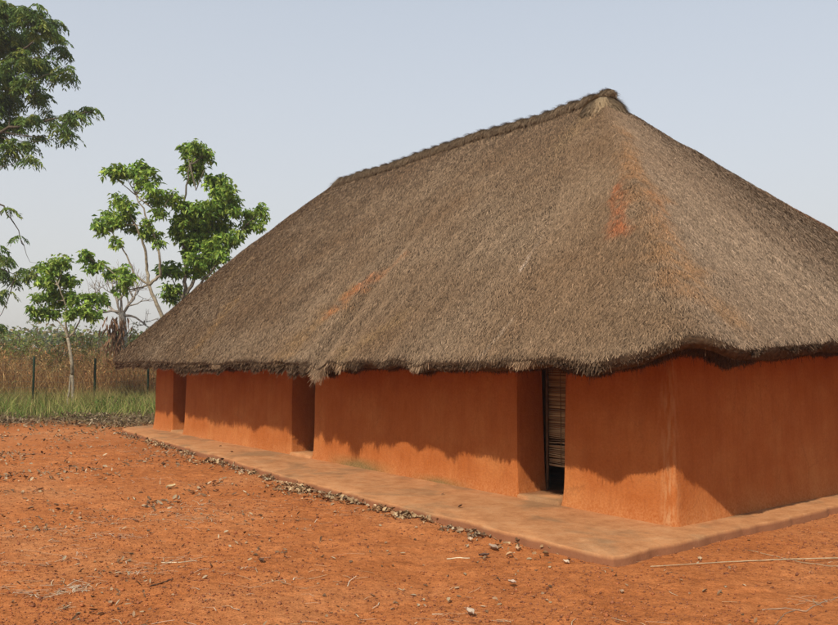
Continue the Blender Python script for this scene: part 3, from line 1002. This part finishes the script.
# big foreground tree entering at the left
DG = np.array([[.09, .15, .032], [.12, .20, .038], [.17, .25, .045], [.25, .29, .055]])
px_tree('feathery_tree', 'large dark feathery tree whose drooping branches enter from the left edge', 30.0, -75,
        [(-1, [(-74, 330), (-70, 230), (-62, 170)], .34, .26), (0, [(-40, 120), (0, 70), (35, 40)], .12, .03), (0, [(-35, 150), (10, 128), (50, 120), (85, 112)], .09, .012),
         (0, [(-50, 90), (-20, 30), (0, -10)], .12, .04), (0, [(-45, 190), (0, 203), (14, 222), (30, 262)], .06, .006), (0, [(-48, 230), (-10, 262), (16, 275)], .05, .012), (4, [(36, 263), (43, 270)], .006, .004)],
        [(-60, 60, 30, 3), (-40, 20, 34, 3), (-70, 130, 30, 0), (-95, 90, 34, 0), (-25, 60, 25, 1), (-15, 100, 20, 2), (-20, 15, 24, 3), (8, 12, 17, 3), (30, 12, 12, 1), (42, 26, 11, 1), (52, 22, 7, 1), (57, 36, 8, 1), (62, 50, 7, 1), (25, 36, 16, 1), (5, 42, 16, 1),
         (22, 60, 15, 1), (42, 62, 11, 1), (52, 74, 7, 1), (66, 68, 5, 1), (70, 76, 3.5, 1), (5, 74, 16, 1), (30, 84, 12, 1), (40, 96, 9, 1), (10, 100, 14, 2), (-5, 128, 13, 2), (18, 122, 10, 2), (33, 116, 8, 2),
         (12, 145, 9, 2), (28, 144, 6, 2), (40, 136, 5, 2), (0, 155, 8, 2), (28, 158, 4, 2), (50, 116, 6, 2), (58, 124, 6, 2), (68, 118, 7, 2), (78, 112, 7, 2), (88, 108, 5.5, 2), (72, 132, 4, 2), (64, 138, 3, 2), (93, 110, 3, 2),
         (-30, 260, 14, 5), (-8, 250, 9, 5), (6, 258, 6, 5), (-2, 270, 8, 5), (12, 278, 5, 5), (24, 270, 3.2, 6), (30, 274, 3.4, 6), (37, 266, 3, 6), (-6, 296, 7, 5), (8, 290, 3, 5), (-4, 325, 5, 5), (8, 207, 2, 4), (20, 236, 1.6, 4)],
        (.20, .055), DARKB, dens=.5, pal=DG, mode='pinnate', r_base=.08, depth_sp=1.6, cs=1.12)

# bare tree beyond
def grow(mb, p, d, L, r, depth, col):
    n = 4; pts = [p]
    for k in range(n):
        d = unit(d + rng.normal(size=3) * .16 + np.array([0, 0, .03])); pts.append(pts[-1] + d * L / n)
    mb.tube(np.array(pts), np.linspace(r, r * .62, n + 1), 6 if r > .03 else 4, col=col)
    if depth == 0: return
    for k in range(random.choice([2, 3, 3])):
        a = pts[random.choice([2, 3, 4])] if k else pts[-1]
        s = unit(d + unit(rng.normal(size=3)) * random.uniform(.55, 1.05) * [1, .7, .8])
        grow(mb, a, s, L * random.uniform(.6, .85), r * .58, depth - 1, col)


bp = at_y(123, 380, 42.0); bp[2] = ground_z(bp[0], bp[1])
bt = empty('bare_tree', bp, 'leafless grey tree with spreading twigs beyond the fence', 'tree')
mb = MB(); top_ = at_y(122, 312, 42.0)
mb.tube(np.array([bp, (bp + top_) / 2 + [.1, 0, 0], top_]), [.26, .2, .17], 8, col=(.30, .26, .21))
for dx, dz in ((-1, .45), (-.5, .9), (.1, 1), (.6, .75), (1.0, .35), (.9, .6), (-.9, .15)):
    grow(mb, top_ - [0, 0, random.uniform(0, .3)], unit(np.array([dx, random.uniform(-.5, .5), dz])), 1.05, .075, 4, (.32, .27, .22))
mb.build('trunk', M['bark'], bt, smooth=True)

# ------------------------------------------------------------------ bushes beyond the fence
OLIVE = np.array([[.20, .27, .05], [.28, .29, .06], [.15, .21, .045], [.30, .22, .08]])
TANB = np.array([[.34, .23, .11], [.28, .18, .08], [.24, .22, .07]])
FRESH = np.array([[.09, .18, .025], [.12, .21, .03]])


def bush(px, y, w, h, pal, label, dens=1.0, L=.16, cat='bush', name='bush'):
    p = at_y(px, 380, y); p[2] = ground_z(p[0], p[1])
    t = empty(name, p, label, cat, 'bushes growing beyond the fence')
    ms, mc = MB(), MB()
    for k in range(10):
        az = random.uniform(0, 2 * PI); rr = random.uniform(.1, .8) * w / 2
        q = p + np.array([math.cos(az) * rr, math.sin(az) * rr, h * random.uniform(.5, .95)])
        limb(ms, [p + [random.uniform(-.1, .1), 0, -.05], (p + q) / 2 + [0, 0, .1], q], .03, .008, 5, DARKB)
    n = int(48 * dens * w * h)
    d = unit(rng.normal(size=(n, 3))); d[:, 2] = np.abs(d[:, 2])
    s = rng.random(n) ** .4
    lump = 1 + .5 * fbm(d[:, 0] * 2.4 + px, d[:, 1] * 2.4 + d[:, 2] * 2.4, 3)
    c = p + d * (s * lump)[:, None] * [w / 2, w / 2, h * .95]
    rosettes(mc, c, 7, L, L * .42, pal, droop=.2)
    ms.build('stem', M['bark'], t, smooth=True)
    mc.build('foliage', M['leaf'], t)
    return t


bush(4, 35, 3.4, 2.9, OLIVE, 'green bush beyond the fence right under the drooping feathery branches')
bush(24, 37, 3.0, 3.0, OLIVE, 'olive green bush beyond the fence just left of the small tree', )
bush(44, 35, 2.4, 2.3, TANB * .9, 'brownish half dry bush behind the small tree crown', dens=.7)
bush(57, 33, 1.6, 2.3, FRESH * .8, 'pale green bush right behind the trunk of the small tree', dens=.8)
bush(84, 39, 3.2, 3.2, OLIVE * .95, 'olive bush right of the small tree trunk beyond the fence')
bush(100, 34, 2.0, 2.3, (OLIVE[:3] + TANB[:3]) / 2, 'yellowish bush beyond the second fence post')
bush(134, 38, 2.6, 3.2, (OLIVE[:3] + TANB[:3]) / 2, 'yellow green bush beside the bare tree trunk')
bush(152, 36, 2.4, 3.0, FRESH, 'bright green bush showing just above the low roof corner', dens=.9)
bush(-22, 36, 3.2, 3.0, OLIVE, 'olive bush mostly cut off by the left edge of the view')
bush(112, 24.6, 1.3, .42, FRESH * .75, 'low bright green weed clump at the foot of the fence', dens=3.2, L=.13, cat='weed clump', name='weed_clump')
bush(134, 25.2, 1.5, .40, FRESH * .6, 'low dark green weed clump beside the house end', dens=3.0, L=.12, cat='weed clump', name='weed_clump')

# dead reddish shrub
p = at_y(115, 380, 31.0); p[2] = ground_z(p[0], p[1])
ds = empty('dead_shrub', p, 'dead shrub of hanging reddish brown leaves between second fence post and roof corner', 'dead shrub')
ms, mc = MB(), MB()
limb(ms, [p - [0, 0, .05], p + [.05, 0, 1.5], p + [0, 0, 3.0]], .05, .02, 6, DARKB)
n = 230
c = p + np.stack([rng.normal(size=n) * .2, rng.normal(size=n) * .2, rng.uniform(1.35, 3.15, n)], 1)
D = unit(np.stack([rng.normal(size=n) * .3, rng.normal(size=n) * .3, -np.ones(n)], 1))
V, Fs, Cc = leaf_quads(c, D, rng.uniform(.25, .5, n), .07, np.array([[.17, .095, .055]]) * rng.uniform(.6, 1.3, (n, 1)))
mc.add(V, Fs, Cc)
ms.build('stem', M['bark'], ds, smooth=True); mc.build('foliage', M['litter'], ds)

# ------------------------------------------------------------------ fence
FP = [(-30.0, 24.2), (-24.2, 22.2)]
posts_px = [(33.4, 26.4), (94.9, 27.3), (148.0, 28.2)]
pp = [np.array([at_y(px, 380, y)[0], y]) for px, y in posts_px]
step = pp[1] - pp[0]
allp = [pp[0] - step * 2 - [.2, 0], pp[0] - step - [.1, 0]] + pp + [pp[2] + step * k for k in range(1, 5)]
f0 = allp[0]
fence = empty('wire_fence', (f0[0], f0[1], float(ground_z(f0[0], f0[1]))), 'thin wire mesh fence on slim dark green posts at the edge of the dry field', 'fence')
for q in allp:
    z0 = float(ground_z(q[0], q[1])); mb = MB()
    s = .03; lean = random.uniform(-.015, .015)
    pts = np.array([[q[0], q[1], z0 - .1], [q[0] + lean, q[1], 1.55 + z0], [q[0] + lean, q[1], 1.585 + z0]])
    mb.tube(pts, [.037, .037, .028], 8)
    mb.build('post', M['post'], fence)
mb = MB()
for a, b in zip(allp[:-1], allp[1:]):
    za, zb = float(ground_z(*a)), float(ground_z(*b))
    L = np.linalg.norm(b - a)
    for h in np.linspace(.08, 1.5, 9):
        t = np.linspace(0, 1, 5)
        pts = np.stack([a[0] + (b[0] - a[0]) * t, a[1] + (b[1] - a[1]) * t, h + za + (zb - za) * t - .01 * np.sin(PI * t)], 1)
        mb.tube(pts, .0026, 4, cap=False)
    nv = int(L / .17)
    for k in range(1, nv):
        t = k / nv; x, y = a + (b - a) * t; z_ = za + (zb - za) * t
        mb.tube(np.array([[x, y, z_ + .05], [x, y, z_ + 1.5]]), .0020, 4, cap=False)
mb.build('wire_mesh', M['wire'], fence)

# ------------------------------------------------------------------ grasses
def blades(P, H, Wd, lean, pal, lo=.6, hi=1.3):
    n = len(P)
    az = rng.uniform(0, 2 * PI, n); w = np.stack([np.cos(az), np.sin(az), 0 * az], 1) * (Wd / 2)[:, None]
    ld = rng.normal(size=(n, 3)) * lean; ld[:, 2] = 0
    mid = P + np.array([0, 0, 1.0]) * (H * .55)[:, None] + ld * H[:, None] * .35
    tip = P + np.array([0, 0, 1.0]) * (H * .97)[:, None] + ld * H[:, None]
    V = np.stack([P - w, P + w, mid + w * .7, mid - w * .7, tip], 1).reshape(-1, 3)
    b = np.arange(n)[:, None] * 5
    c = np.repeat(leaf_col(n, pal, lo, hi), 5, 0)
    return V, [b + [0, 1, 2, 3], b + [3, 2, 4]], c


def field(name, n, xr, yr, hr, w, pal, lean, label, cat, dens_noise=1.6, thr=-.1, hmod=.6, fn=None):
    x = rng.uniform(*xr, n * 2); y = rng.uniform(*yr, n * 2)
    k = fbm(x * .5, y * .9, 3) > thr + rng.normal(size=2 * n) * .25
    if fn is not None: k &= fn(x, y)
    x, y = x[k][:n], y[k][:n]
    u, v = to_uv(np.stack([x, y], -1))
    out = ~((u > -.5) & (u < 14.2) & (v > -1.4) & (v < 7.2))
    x, y = x[out], y[out]
    H = rng.uniform(*hr, len(x)) * (1 + hmod * fbm(x * .7 + 9, y * .7, 2))
    P = np.stack([x, y, ground_z(x, y) - .01], 1)
    V, Fs, C = blades(P, H, rng.uniform(.6, 1.3, len(x)) * w, lean, pal)
    mb = MB(); mb.add(V, Fs, C)
    o = mb.build(name, M['grass'])
    return tag(o, label, cat, kind='stuff')


GG = np.array([[.13, .18, .04], [.18, .21, .05], [.27, .25, .08], [.09, .14, .03], [.30, .24, .10]])
DRY = np.array([[.40, .28, .14], [.33, .20, .10], [.28, .15, .08], [.46, .35, .19], [.22, .12, .07]]) * [1.15, .98, .78]
GG = GG * 1.35
field('green_grass', 42000, (-26, 6), (21.8, 32), (.12, .55), .016, GG, .55, 'green grass and weeds along the foot of the fence', 'grass',
      fn=lambda x, y: y > litter_edge(x) + 2.6 + vnoise(x, y))
field('tall_dry_grass', 52000, (-30, 8), (28.5, 36), (.7, 1.9), .014, DRY, .5, 'tall reddish brown dry grass in the field beyond the fence', 'dry grass', thr=-.3)
field('dry_grass', 30000, (-60, 30), (36, 60), (1.2, 2.2), .035, DRY * .95, .22, 'farther pale dry grass of the open field', 'dry grass', thr=-.3)
field('yellow_grass', 14000, (-26, 4), (23.5, 31), (.3, .8), .012, np.array([[.34, .27, .10], [.26, .2, .07]]), .4, 'yellow straw stalks standing among the green grass', 'dry grass')

# tangled dry scrub
n = 52000
x = rng.uniform(-28, 6, n); y = rng.uniform(28.5, 36, n); u, v = to_uv(np.stack([x, y], -1))
hh = np.clip(1.75 + 1.6 * fbm(x * .8, y * .8, 3), .4, 2.9)
z = rng.random(n) ** .7 * hh
V, Fs, C = leaf_quads(np.stack([x, y, z + ground_z(x, y)], 1), unit(rng.normal(size=(n, 3))), rng.uniform(.06, .22, n), rng.uniform(.012, .04, n), leaf_col(n, np.vstack([DRY, [[.20, .17, .06], [.14, .15, .04]]]), .6, 1.3) * np.clip(1 + 1.2 * fbm(x * .5, z * 1.2, 2), .5, 1.6)[:, None])
mc = MB(); mc.add(V, Fs, C)
tag(mc.build('dry_scrub', M['litter']), 'tangled reddish brown dead scrub filling the field behind the fence', 'dry scrub', kind='stuff')

# far woodland
n = 9000
xx = rng.uniform(-170, 170, n); yy = rng.uniform(120, 150, n)
hh = 5.5 + 4 * fbm(xx * .06, xx * 0, 4)
c = np.stack([xx, yy, rng.random(n) ** .6 * hh], 1)
mc = MB(); rosettes(mc, c, 5, 1.1, .6, OLIVE * .9, jitter=.6)
tag(mc.build('far_woodland', M['leaf']), 'low line of distant trees on the horizon', 'woodland', kind='stuff')

# ------------------------------------------------------------------ litter on the ground
def scatter_leaf(P, L, Wd, col, flat=.35):
    n = len(P)
    az = rng.uniform(0, 2 * PI, n)
    D = unit(np.stack([np.cos(az), np.sin(az), rng.normal(size=n) * flat], 1))
    S = unit(np.cross(D, rng.normal(size=(n, 3)) * flat + [0, 0, 1])); U = np.cross(S, D)
    L = L[:, None]; Wd = Wd[:, None]
    curl = rng.uniform(.1, .6, (n, 1))
    a = P; m1 = P + D * L * .35; m2 = P + D * L * .7; t = P + D * L + U * L * .2 * curl
    V = np.stack([a + U * L * .1, m1 + S * Wd * .5 + U * Wd * curl, m1, m1 - S * Wd * .5 + U * Wd * curl,
                  m2 + S * Wd * .42 + U * Wd * curl, m2, m2 - S * Wd * .42 + U * Wd * curl, t], 1).reshape(-1, 3)
    b = np.arange(n)[:, None] * 8
    Fs = [np.concatenate([b + [0, 2, 1], b + [0, 3, 2], b + [7, 4, 5], b + [7, 5, 6]]), np.concatenate([b + [1, 2, 5, 4], b + [2, 3, 6, 5]])]
    return V, Fs, np.repeat(col, 8, 0)


LIT = np.array([[.34, .25, .15], [.30, .19, .11], [.44, .34, .22], [.21, .12, .065], [.14, .08, .045], [.33, .22, .13]])


def in_plinth(x, y, m=0.0):
    u, v = to_uv(np.stack([x, y], -1))
    edge = np.interp(u, [-.4, 3, 5, 7.3, 10.2, 13.8], [-1.36, -1.33, -1.25, -1.02, -.82, -.55])
    return (u > -.37 - m) & (u < 14) & (v > edge - m) & (v < 7)


mb = MB()
# (a) sparse over the earth, denser at left; in patches
n = 44000
x = rng.uniform(-12, 6.5, n); y = 4.6 + (rng.random(n) ** .95) * 15
ppx, ppy = project(np.stack([x, y, 0 * x], -1))
den = np.clip(.48 - (ppx / 838) * .62, .05, .48) + .25 * np.exp(-((ppx - 25) / 60) ** 2 - ((ppy - 478) / 22) ** 2) + .16 * np.exp(-((ppy - 440) / 14) ** 2) * (ppx < 200)
den *= np.clip(.5 + 2.6 * fbm(x * 1.4, y * 1.4, 3), .05, 2.2)
k = (rng.random(n) < den) & ~in_plinth(x, y, -.02)
x, y = x[k], y[k]; n = len(x)
V, Fs, C = scatter_leaf(np.stack([x, y, ground_z(x, y) + .004], 1), rng.uniform(.018, .062, n) * (1 + .5 * (y > 9)), rng.uniform(.010, .030, n) * (1 + .4 * (y > 9)), leaf_col(n, LIT, .7, 1.2), flat=.5)
mb.add(V, Fs, C)
# (b) drifts against the plinth edge: (px, py, half length in u, count)
for (qx, qy, hl, cnt) in ((160, 444, 1.0, 260), (195, 455, .8, 260), (215, 463, .55, 240), (250, 473, .5, 300), (262, 476, .25, 150), (296, 489, .42, 420), (307, 491, .2, 150), (340, 501, .35, 300),
                          (368, 510, .38, 420), (392, 518, .30, 260), (418, 522, .25, 90), (485, 549, .15, 26), (500, 556, .10, 10), (545, 560, .2, 24), (560, 566, .12, 12)):
    cnt = int(cnt * .62); p0 = on_z(qx, qy); uu, vv = to_uv(p0)
    us = uu + rng.normal(size=cnt) * hl * .5 ; kk_ = fbm(us * 4.5, us * 0 + 4, 3) > -.12; us = us[kk_]; cnt = len(us)
    e = np.interp(us, [-.4, 3, 5, 7.3, 10.2, 13.8], [-1.36, -1.33, -1.25, -1.02, -.82, -.55]) - .03
    vs = e - np.abs(rng.normal(size=cnt)) * .13 * (1 + 1.5 * fbm(us * 2.5, us * 0 + 9, 2)) + .01
    P = B(us, vs, 0); P[:, 2] = np.maximum(ground_z(P[:, 0], P[:, 1]), 0) + rng.random(cnt) ** 2 * .035
    V, Fs, C = scatter_leaf(P, rng.uniform(.03, .08, cnt), rng.uniform(.022, .052, cnt), leaf_col(cnt, LIT * [1.2, 1.12, 1.0], .7, 1.25), flat=.55)
    mb.add(V, Fs, C)
# thin broken line of leaves all along the edge
cnt = 1500
us = rng.uniform(.2, 13.5, cnt); us = us[fbm(us * 2.2, us * 0 + 14, 3) > -.05]; cnt = len(us)
e = np.interp(us, [-.4, 3, 5, 7.3, 10.2, 13.8], [-1.36, -1.33, -1.25, -1.02, -.82, -.55]) - .03
P = B(us, e - np.abs(rng.normal(size=cnt)) * .09, 0); P[:, 2] = np.maximum(ground_z(P[:, 0], P[:, 1]), 0) + rng.random(cnt) * .012
V, Fs, C = scatter_leaf(P, rng.uniform(.025, .07, cnt), rng.uniform(.018, .045, cnt), leaf_col(cnt, LIT, .7, 1.2), flat=.45)
mb.add(V, Fs, C)
# (c) a few on the plinth
for (qx, qy) in ((230, 452), (241, 440), (441, 495), (458, 508), (300, 462), (222, 446)):
    p0 = on_z(qx, qy, FLOOR + .004)
    V, Fs, C = scatter_leaf(p0[None], np.array([.06]), np.array([.03]), np.array([[.12, .07, .045]])); mb.add(V, Fs, C)
tag(mb.build('leaf_litter', M['litter']), 'dead leaves strewn over the red earth and drifted along the plinth edge', 'leaf litter', kind='stuff')

# straw bits
mb = MB()
n = 22000
x = rng.uniform(-10, 6.5, n); y = 4.6 + rng.random(n) ** 1.1 * 13
den = np.clip(.34 - (project(np.stack([x, y, 0 * x], -1))[0] / 838) * .3, .05, 1) * np.clip(.5 + 2.8 * fbm(x * .9 + 50, y * 1.6, 3), .02, 2.5)
k = (rng.random(n) < den) & ~in_plinth(x, y, -.02); x, y = x[k], y[k]; n = len(x)
# mats of straw: some near px spots
for (qx, qy, r, cnt) in ((60, 588, .22, 70), (143, 570, .10, 22), (180, 558, .2, 18), (115, 537, .18, 26), (80, 590, .1, 30), (205, 522, .2, 30), (800, 604, .12, 14), (20, 530, .3, 30)):
    p0 = on_z(qx, qy); x = np.concatenate([x, p0[0] + rng.normal(size=cnt) * r]); y = np.concatenate([y, p0[1] + rng.normal(size=cnt) * r * .5])
n = len(x); az = rng.normal(size=n) * .8
D = np.stack([np.cos(az), np.sin(az), rng.normal(size=n) * .06], 1); L = rng.uniform(.03, .15, n) * (1 + (rng.random(n) < .08) * 1.2)
P = np.stack([x, y, ground_z(x, y) + .008], 1); S = np.stack([-np.sin(az), np.cos(az), 0 * az], 1)
bend = rng.normal(size=n)[:, None] * .15 * L[:, None]
w = rng.uniform(.0012, .003, n)[:, None]
m_ = P + S * bend; q0 = P - D * L[:, None] / 2; q1 = P + D * L[:, None] / 2
up = np.array([0, 0, .004])
V = np.stack([q0 - S * w, q0 + S * w, m_ + S * w + up, m_ - S * w + up, q1 + S * w, q1 - S * w], 1).reshape(-1, 3)
b = np.arange(n)[:, None] * 6
col = leaf_col(n, np.array([[.56, .46, .30], [.48, .36, .22], [.62, .54, .40]]), .7, 1.15)
mb.add(V, [np.concatenate([b + [0, 1, 2, 3], b + [3, 2, 4, 5]])], np.repeat(col, 6, 0))
tag(mb.build('straw_litter', M['litter']), 'broken pale straws scattered over the red earth', 'straw', kind='stuff')

# pebbles and crumbs of laterite
mb = MB()
n = 80000
y = 4.5 + rng.random(n) ** 1.3 * 11; x = rng.uniform(-1, 1, n) * (y * .56)
k = ~in_plinth(x, y, 0.0) & (rng.random(n) < np.clip(.75 + 1.3 * fbm(x * 1.2 + 5, y * 1.2, 3), .15, 1)); x, y = x[k], y[k]; n = len(x)
r = .0025 + .009 * rng.random(n) ** 3.2 + .012 * (rng.random(n) < .006)
O = np.array([[1, 0, 0], [-1, 0, 0], [0, 1, 0], [0, -1, 0], [0, 0, .75], [0, 0, -.75]])
V = (O[None] * rng.uniform(.65, 1.3, (n, 6, 1)) + rng.normal(size=(n, 6, 3)) * .12) * r[:, None, None]
V = V + np.stack([x, y, ground_z(x, y) + r * .35], 1)[:, None]
fo = np.array([[0, 2, 4], [2, 1, 4], [1, 3, 4], [3, 0, 4], [2, 0, 5], [1, 2, 5], [3, 1, 5], [0, 3, 5]])
Fs = (np.arange(n)[:, None, None] * 6 + fo).reshape(-1, 3)
col = leaf_col(n, np.array([[.34, .115, .045], [.26, .085, .035], [.36, .14, .06], [.20, .075, .04], [.24, .09, .045]]), .7, 1.2)
mb.add(V.reshape(-1, 3), Fs, np.repeat(col, 6, 0))
tag(mb.build('gravel', M['pebble']), 'fine red laterite gravel and crumbs on the bare earth', 'gravel', kind='stuff')

# brush and raked debris along the weedy strip
mb = MB()
n = 9000
x = rng.uniform(-16, 1, n); y = litter_edge(x) + rng.normal(size=n) * 1.1 + 1.3
k = ~in_plinth(x, y, .05) & (fbm(x * .8, y * 1.2 + 3, 3) > -.25); x, y = x[k], y[k]; n = len(x)
hump = np.clip(.5 + 1.2 * fbm(x * .6, y * .8 + 3, 2), .1, 1)
P = np.stack([x, y, ground_z(x, y) + rng.random(n) ** 1.5 * .16 * hump], 1)
V, Fs, C = scatter_leaf(P, rng.uniform(.05, .13, n), rng.uniform(.02, .05, n), leaf_col(n, np.array([[.20, .13, .075], [.13, .08, .045], [.28, .19, .11], [.38, .29, .18], [.17, .13, .05]]), .6, 1.2), flat=.8)
mb.add(V, Fs, C)
n2 = 1600; k = rng.integers(0, n, n2); P2 = P[k] + [0, 0, .03]
D = unit(rng.normal(size=(n2, 3)) * [1, 1, .35]); S = unit(np.cross(D, [0, 0, 1.0])) * .004; L = rng.uniform(.1, .5, (n2, 1))
mb.add(np.stack([P2 - S, P2 + S, P2 + D * L + S * .4, P2 + D * L - S * .4], 1).reshape(-1, 3), np.arange(4 * n2).reshape(n2, 4),
       np.repeat(leaf_col(n2, np.array([[.30, .22, .14], [.16, .11, .07]]), .6, 1.2), 4, 0))
tag(mb.build('brush_debris', M['litter']), 'dark raked brush and dead leaves heaped where the red earth meets the grass', 'debris', kind='stuff')

# ------------------------------------------------------------------ single sticks and leaves that stand out
def stick(pxs, r0, r1, col, label, name='stick', cat='stick', dz=None, group=None):
    P = np.array([on_z(a, b) for a, b in pxs])
    P[:, 2] = ground_z(P[:, 0], P[:, 1]) + r0 * .7
    if dz is not None: P[:, 2] += dz
    Q = np.concatenate([np.linspace(a, b, 8)[:-1] for a, b in zip(P[:-1], P[1:])] + [P[-1:]])
    Q[:, 2] = np.maximum(Q[:, 2], ground_z(Q[:, 0], Q[:, 1]) + r1 * .7)
    Q[:, :2] += rng.normal(size=(len(Q), 2)) * .0025
    mb = MB(); mb.tube(Q, np.linspace(r0, r1, len(Q)), 7, col=col)
    o = mb.build(name, M['bark'], smooth=True, origin=P[0])
    return tag(o, label, cat, group)


stick([(845, 558.5), (790, 561.5), (720, 564), (650, 569)], .0055, .003, (.46, .34, .21), 'long thin pale stick lying on red earth right of the plinth corner', dz=.012)
stick([(846, 570), (800, 562), (748, 552)], .006, .0025, (.36, .24, .14), 'shorter brown stick crossing under the long pale one at right')
stick([(762, 612), (785, 611), (806, 613), (822, 606), (845, 600)], .006, .004, (.34, .20, .12), 'curved dark twig in the bottom right corner')
stick([(775, 626), (786, 615), (800, 611)], .004, .003, (.30, .18, .11), 'bent twig reaching the bottom edge at right')
stick([(447, 556.5), (470, 557.5)], .005, .004, (.62, .50, .34), 'short straight pale stick beside the plinth edge')
stick([(432, 612), (443, 612.5)], .003, .002, (.6, .5, .36), 'tiny pale straw stick near the bottom middle')
stick([(162, 560), (180, 561), (198, 558)], .005, .003, (.58, .46, .30), 'crooked straw stick on open red earth at lower left')
stick([(150, 587), (160, 583), (173, 578)], .006, .004, (.14, .08, .05), 'dark twig on red earth at lower left')


def one_leaf(px, py, L, Wd, col, label, z=0.0, cat='dead leaf'):
    p = on_z(px, py, z); p[2] = max(z, float(ground_z(p[0], p[1]))) + .008
    n = 9; mb = MB(); az = random.uniform(0, PI)
    D = np.array([math.cos(az), math.sin(az), .05]); S = np.array([-math.sin(az), math.cos(az), 0]); rows = []
    for k in range(n):
        f = k / (n - 1); w = Wd / 2 * math.sin(PI * min(1, f * .93 + .05)) ** .7
        for s in (-1, -.5, 0, .5, 1):
            rows.append(p + D * L * (f - .5) + S * w * s + np.array([0, 0, .35 * Wd * s * s + .25 * L * (f - .5) ** 2 + .004 * math.sin(9 * f + 3 * s)]))
    i = np.arange(n - 1)[:, None] * 5; j = np.arange(4)[None]
    mb.add(np.array(rows), np.stack([i + j, i + j + 1, i + 5 + j + 1, i + 5 + j], -1).reshape(-1, 4), col)
    tag(mb.build('dead_leaf', M['litter'], smooth=True, origin=p), label, cat)


one_leaf(261, 562, .075, .045, (.10, .055, .035), 'dark curled dead leaf alone on the red earth left of centre bottom')
one_leaf(171, 489, .17, .085, (.60, .46, .26), 'large pale yellow dead leaf on the earth left of the plinth')
one_leaf(470, 614, .085, .05, (.46, .36, .27), 'grey brown dead leaf near the bottom edge at centre')
one_leaf(512, 584, .06, .045, (.48, .36, .27), 'upright pinkish dead leaf below the plinth edge at centre')
one_leaf(470, 541, .065, .05, (.56, .42, .28), 'rounded pale leaf close to the plinth edge')
one_leaf(484, 557, .09, .05, (.12, .07, .05), 'blackish curled leaf in the small drift by the plinth edge')
one_leaf(493, 549, .12, .06, (.34, .24, .17), 'long folded brown leaf in the small drift by the plinth edge')
one_leaf(517, 550, .06, .04, (.52, .33, .2), 'small tan leaf just right of the small drift')
one_leaf(566, 565, .06, .045, (.56, .44, .32), 'pale cupped leaf against the plinth near its corner')
one_leaf(148, 556 - 24, .05, .03, (.13, .08, .05), 'tiny dark leaf on the earth at left')
one_leaf(622, 597 - 4, .05, .03, (.40, .26, .16), 'small brown leaf on the earth below the plinth corner')
one_leaf(700, 561, .07, .035, (.50, .36, .22), 'curled tan leaf touching the long pale stick')

# ------------------------------------------------------------------ dry-season air
hz_m = bpy.data.materials.new('dusty_air'); hz_m.use_nodes = True
hn = hz_m.node_tree; hn.nodes.remove(hn.nodes['Principled BSDF'])
pv = hn.nodes.new('ShaderNodeVolumePrincipled'); pv.inputs['Color'].default_value = (.92, .90, .87, 1)
pv.inputs['Density'].default_value = HAZE; pv.inputs['Anisotropy'].default_value = 0.2
hn.links.new(pv.outputs[0], hn.nodes['Material Output'].inputs['Volume'])
mb = MB(); mb.box((0, 740, 8.5), (2000, 1700, 21.0))
tag(mb.build('haze', hz_m), 'pale dusty haze over the whole place', 'haze', kind='stuff')

# ------------------------------------------------------------------ light, sky, view
SD = D1 * .53 + D2 * .917 + np.array([0, 0, -1.0])      # direction the light travels
SD /= np.linalg.norm(SD)
elev = math.asin(-SD[2])
az = math.atan2(-SD[0], -SD[1])          # compass angle of the sun from +Y, towards +X
sl = bpy.data.lights.new('sun', 'SUN'); sl.energy = 4.6; sl.angle = math.radians(0.5); sl.color = (1.0, .93, .80)
so = bpy.data.objects.new('sun', sl); COL.objects.link(so); so.location = (-5, -12, 14)
so.rotation_euler = Vector(SD).to_track_quat('-Z', 'Y').to_euler()

w = bpy.data.worlds.new('World'); SC.world = w; w.use_nodes = True
nt = w.node_tree; bg = nt.nodes['Background']
sk = nt.nodes.new('ShaderNodeTexSky'); sk.sky_type = 'NISHITA'; sk.sun_disc = False
sk.sun_elevation = elev; sk.sun_rotation = az
sk.air_density = 1.0; sk.dust_density = 1.0; sk.ozone_density = 1.0; sk.altitude = 100
# dry-season haze: the blue sky is thinned by an even veil of pale dust
wtc = N(nt, 'ShaderNodeTexCoord'); wsp = N(nt, 'ShaderNodeSeparateXYZ'); nt.links.new(wtc.outputs['Generated'], wsp.inputs[0])
wmr = N(nt, 'ShaderNodeMapRange'); nt.links.new(wsp.outputs[2], wmr.inputs[0])
for k_, v_ in ((1, 0.0), (2, 0.5), (3, 0.93), (4, 0.45)): wmr.inputs[k_].default_value = v_
vcol = ramp(nt, wsp.outputs[2], [(0.0, (.57, .545, .52)), (0.40, (.72, .745, .765)), (1.0, (.45, .55, .68))])
vsc = N(nt, 'ShaderNodeVectorMath', operation='SCALE'); nt.links.new(vcol, vsc.inputs[0]); vsc.inputs['Scale'].default_value = 10.0
veil = mix(nt, wmr.outputs[0], sk.outputs[0], vsc.outputs[0])
nt.links.new(veil, bg.inputs[0])
bg.inputs[1].default_value = 0.12

SC.view_settings.view_transform = 'Standard'
SC.view_settings.look = 'None'
SC.view_settings.exposure = 0.0
SC.view_settings.gamma = 1.0
SC.view_settings.use_curve_mapping = False
SC.cycles.max_bounces = 6
SC.cycles.use_denoising = True
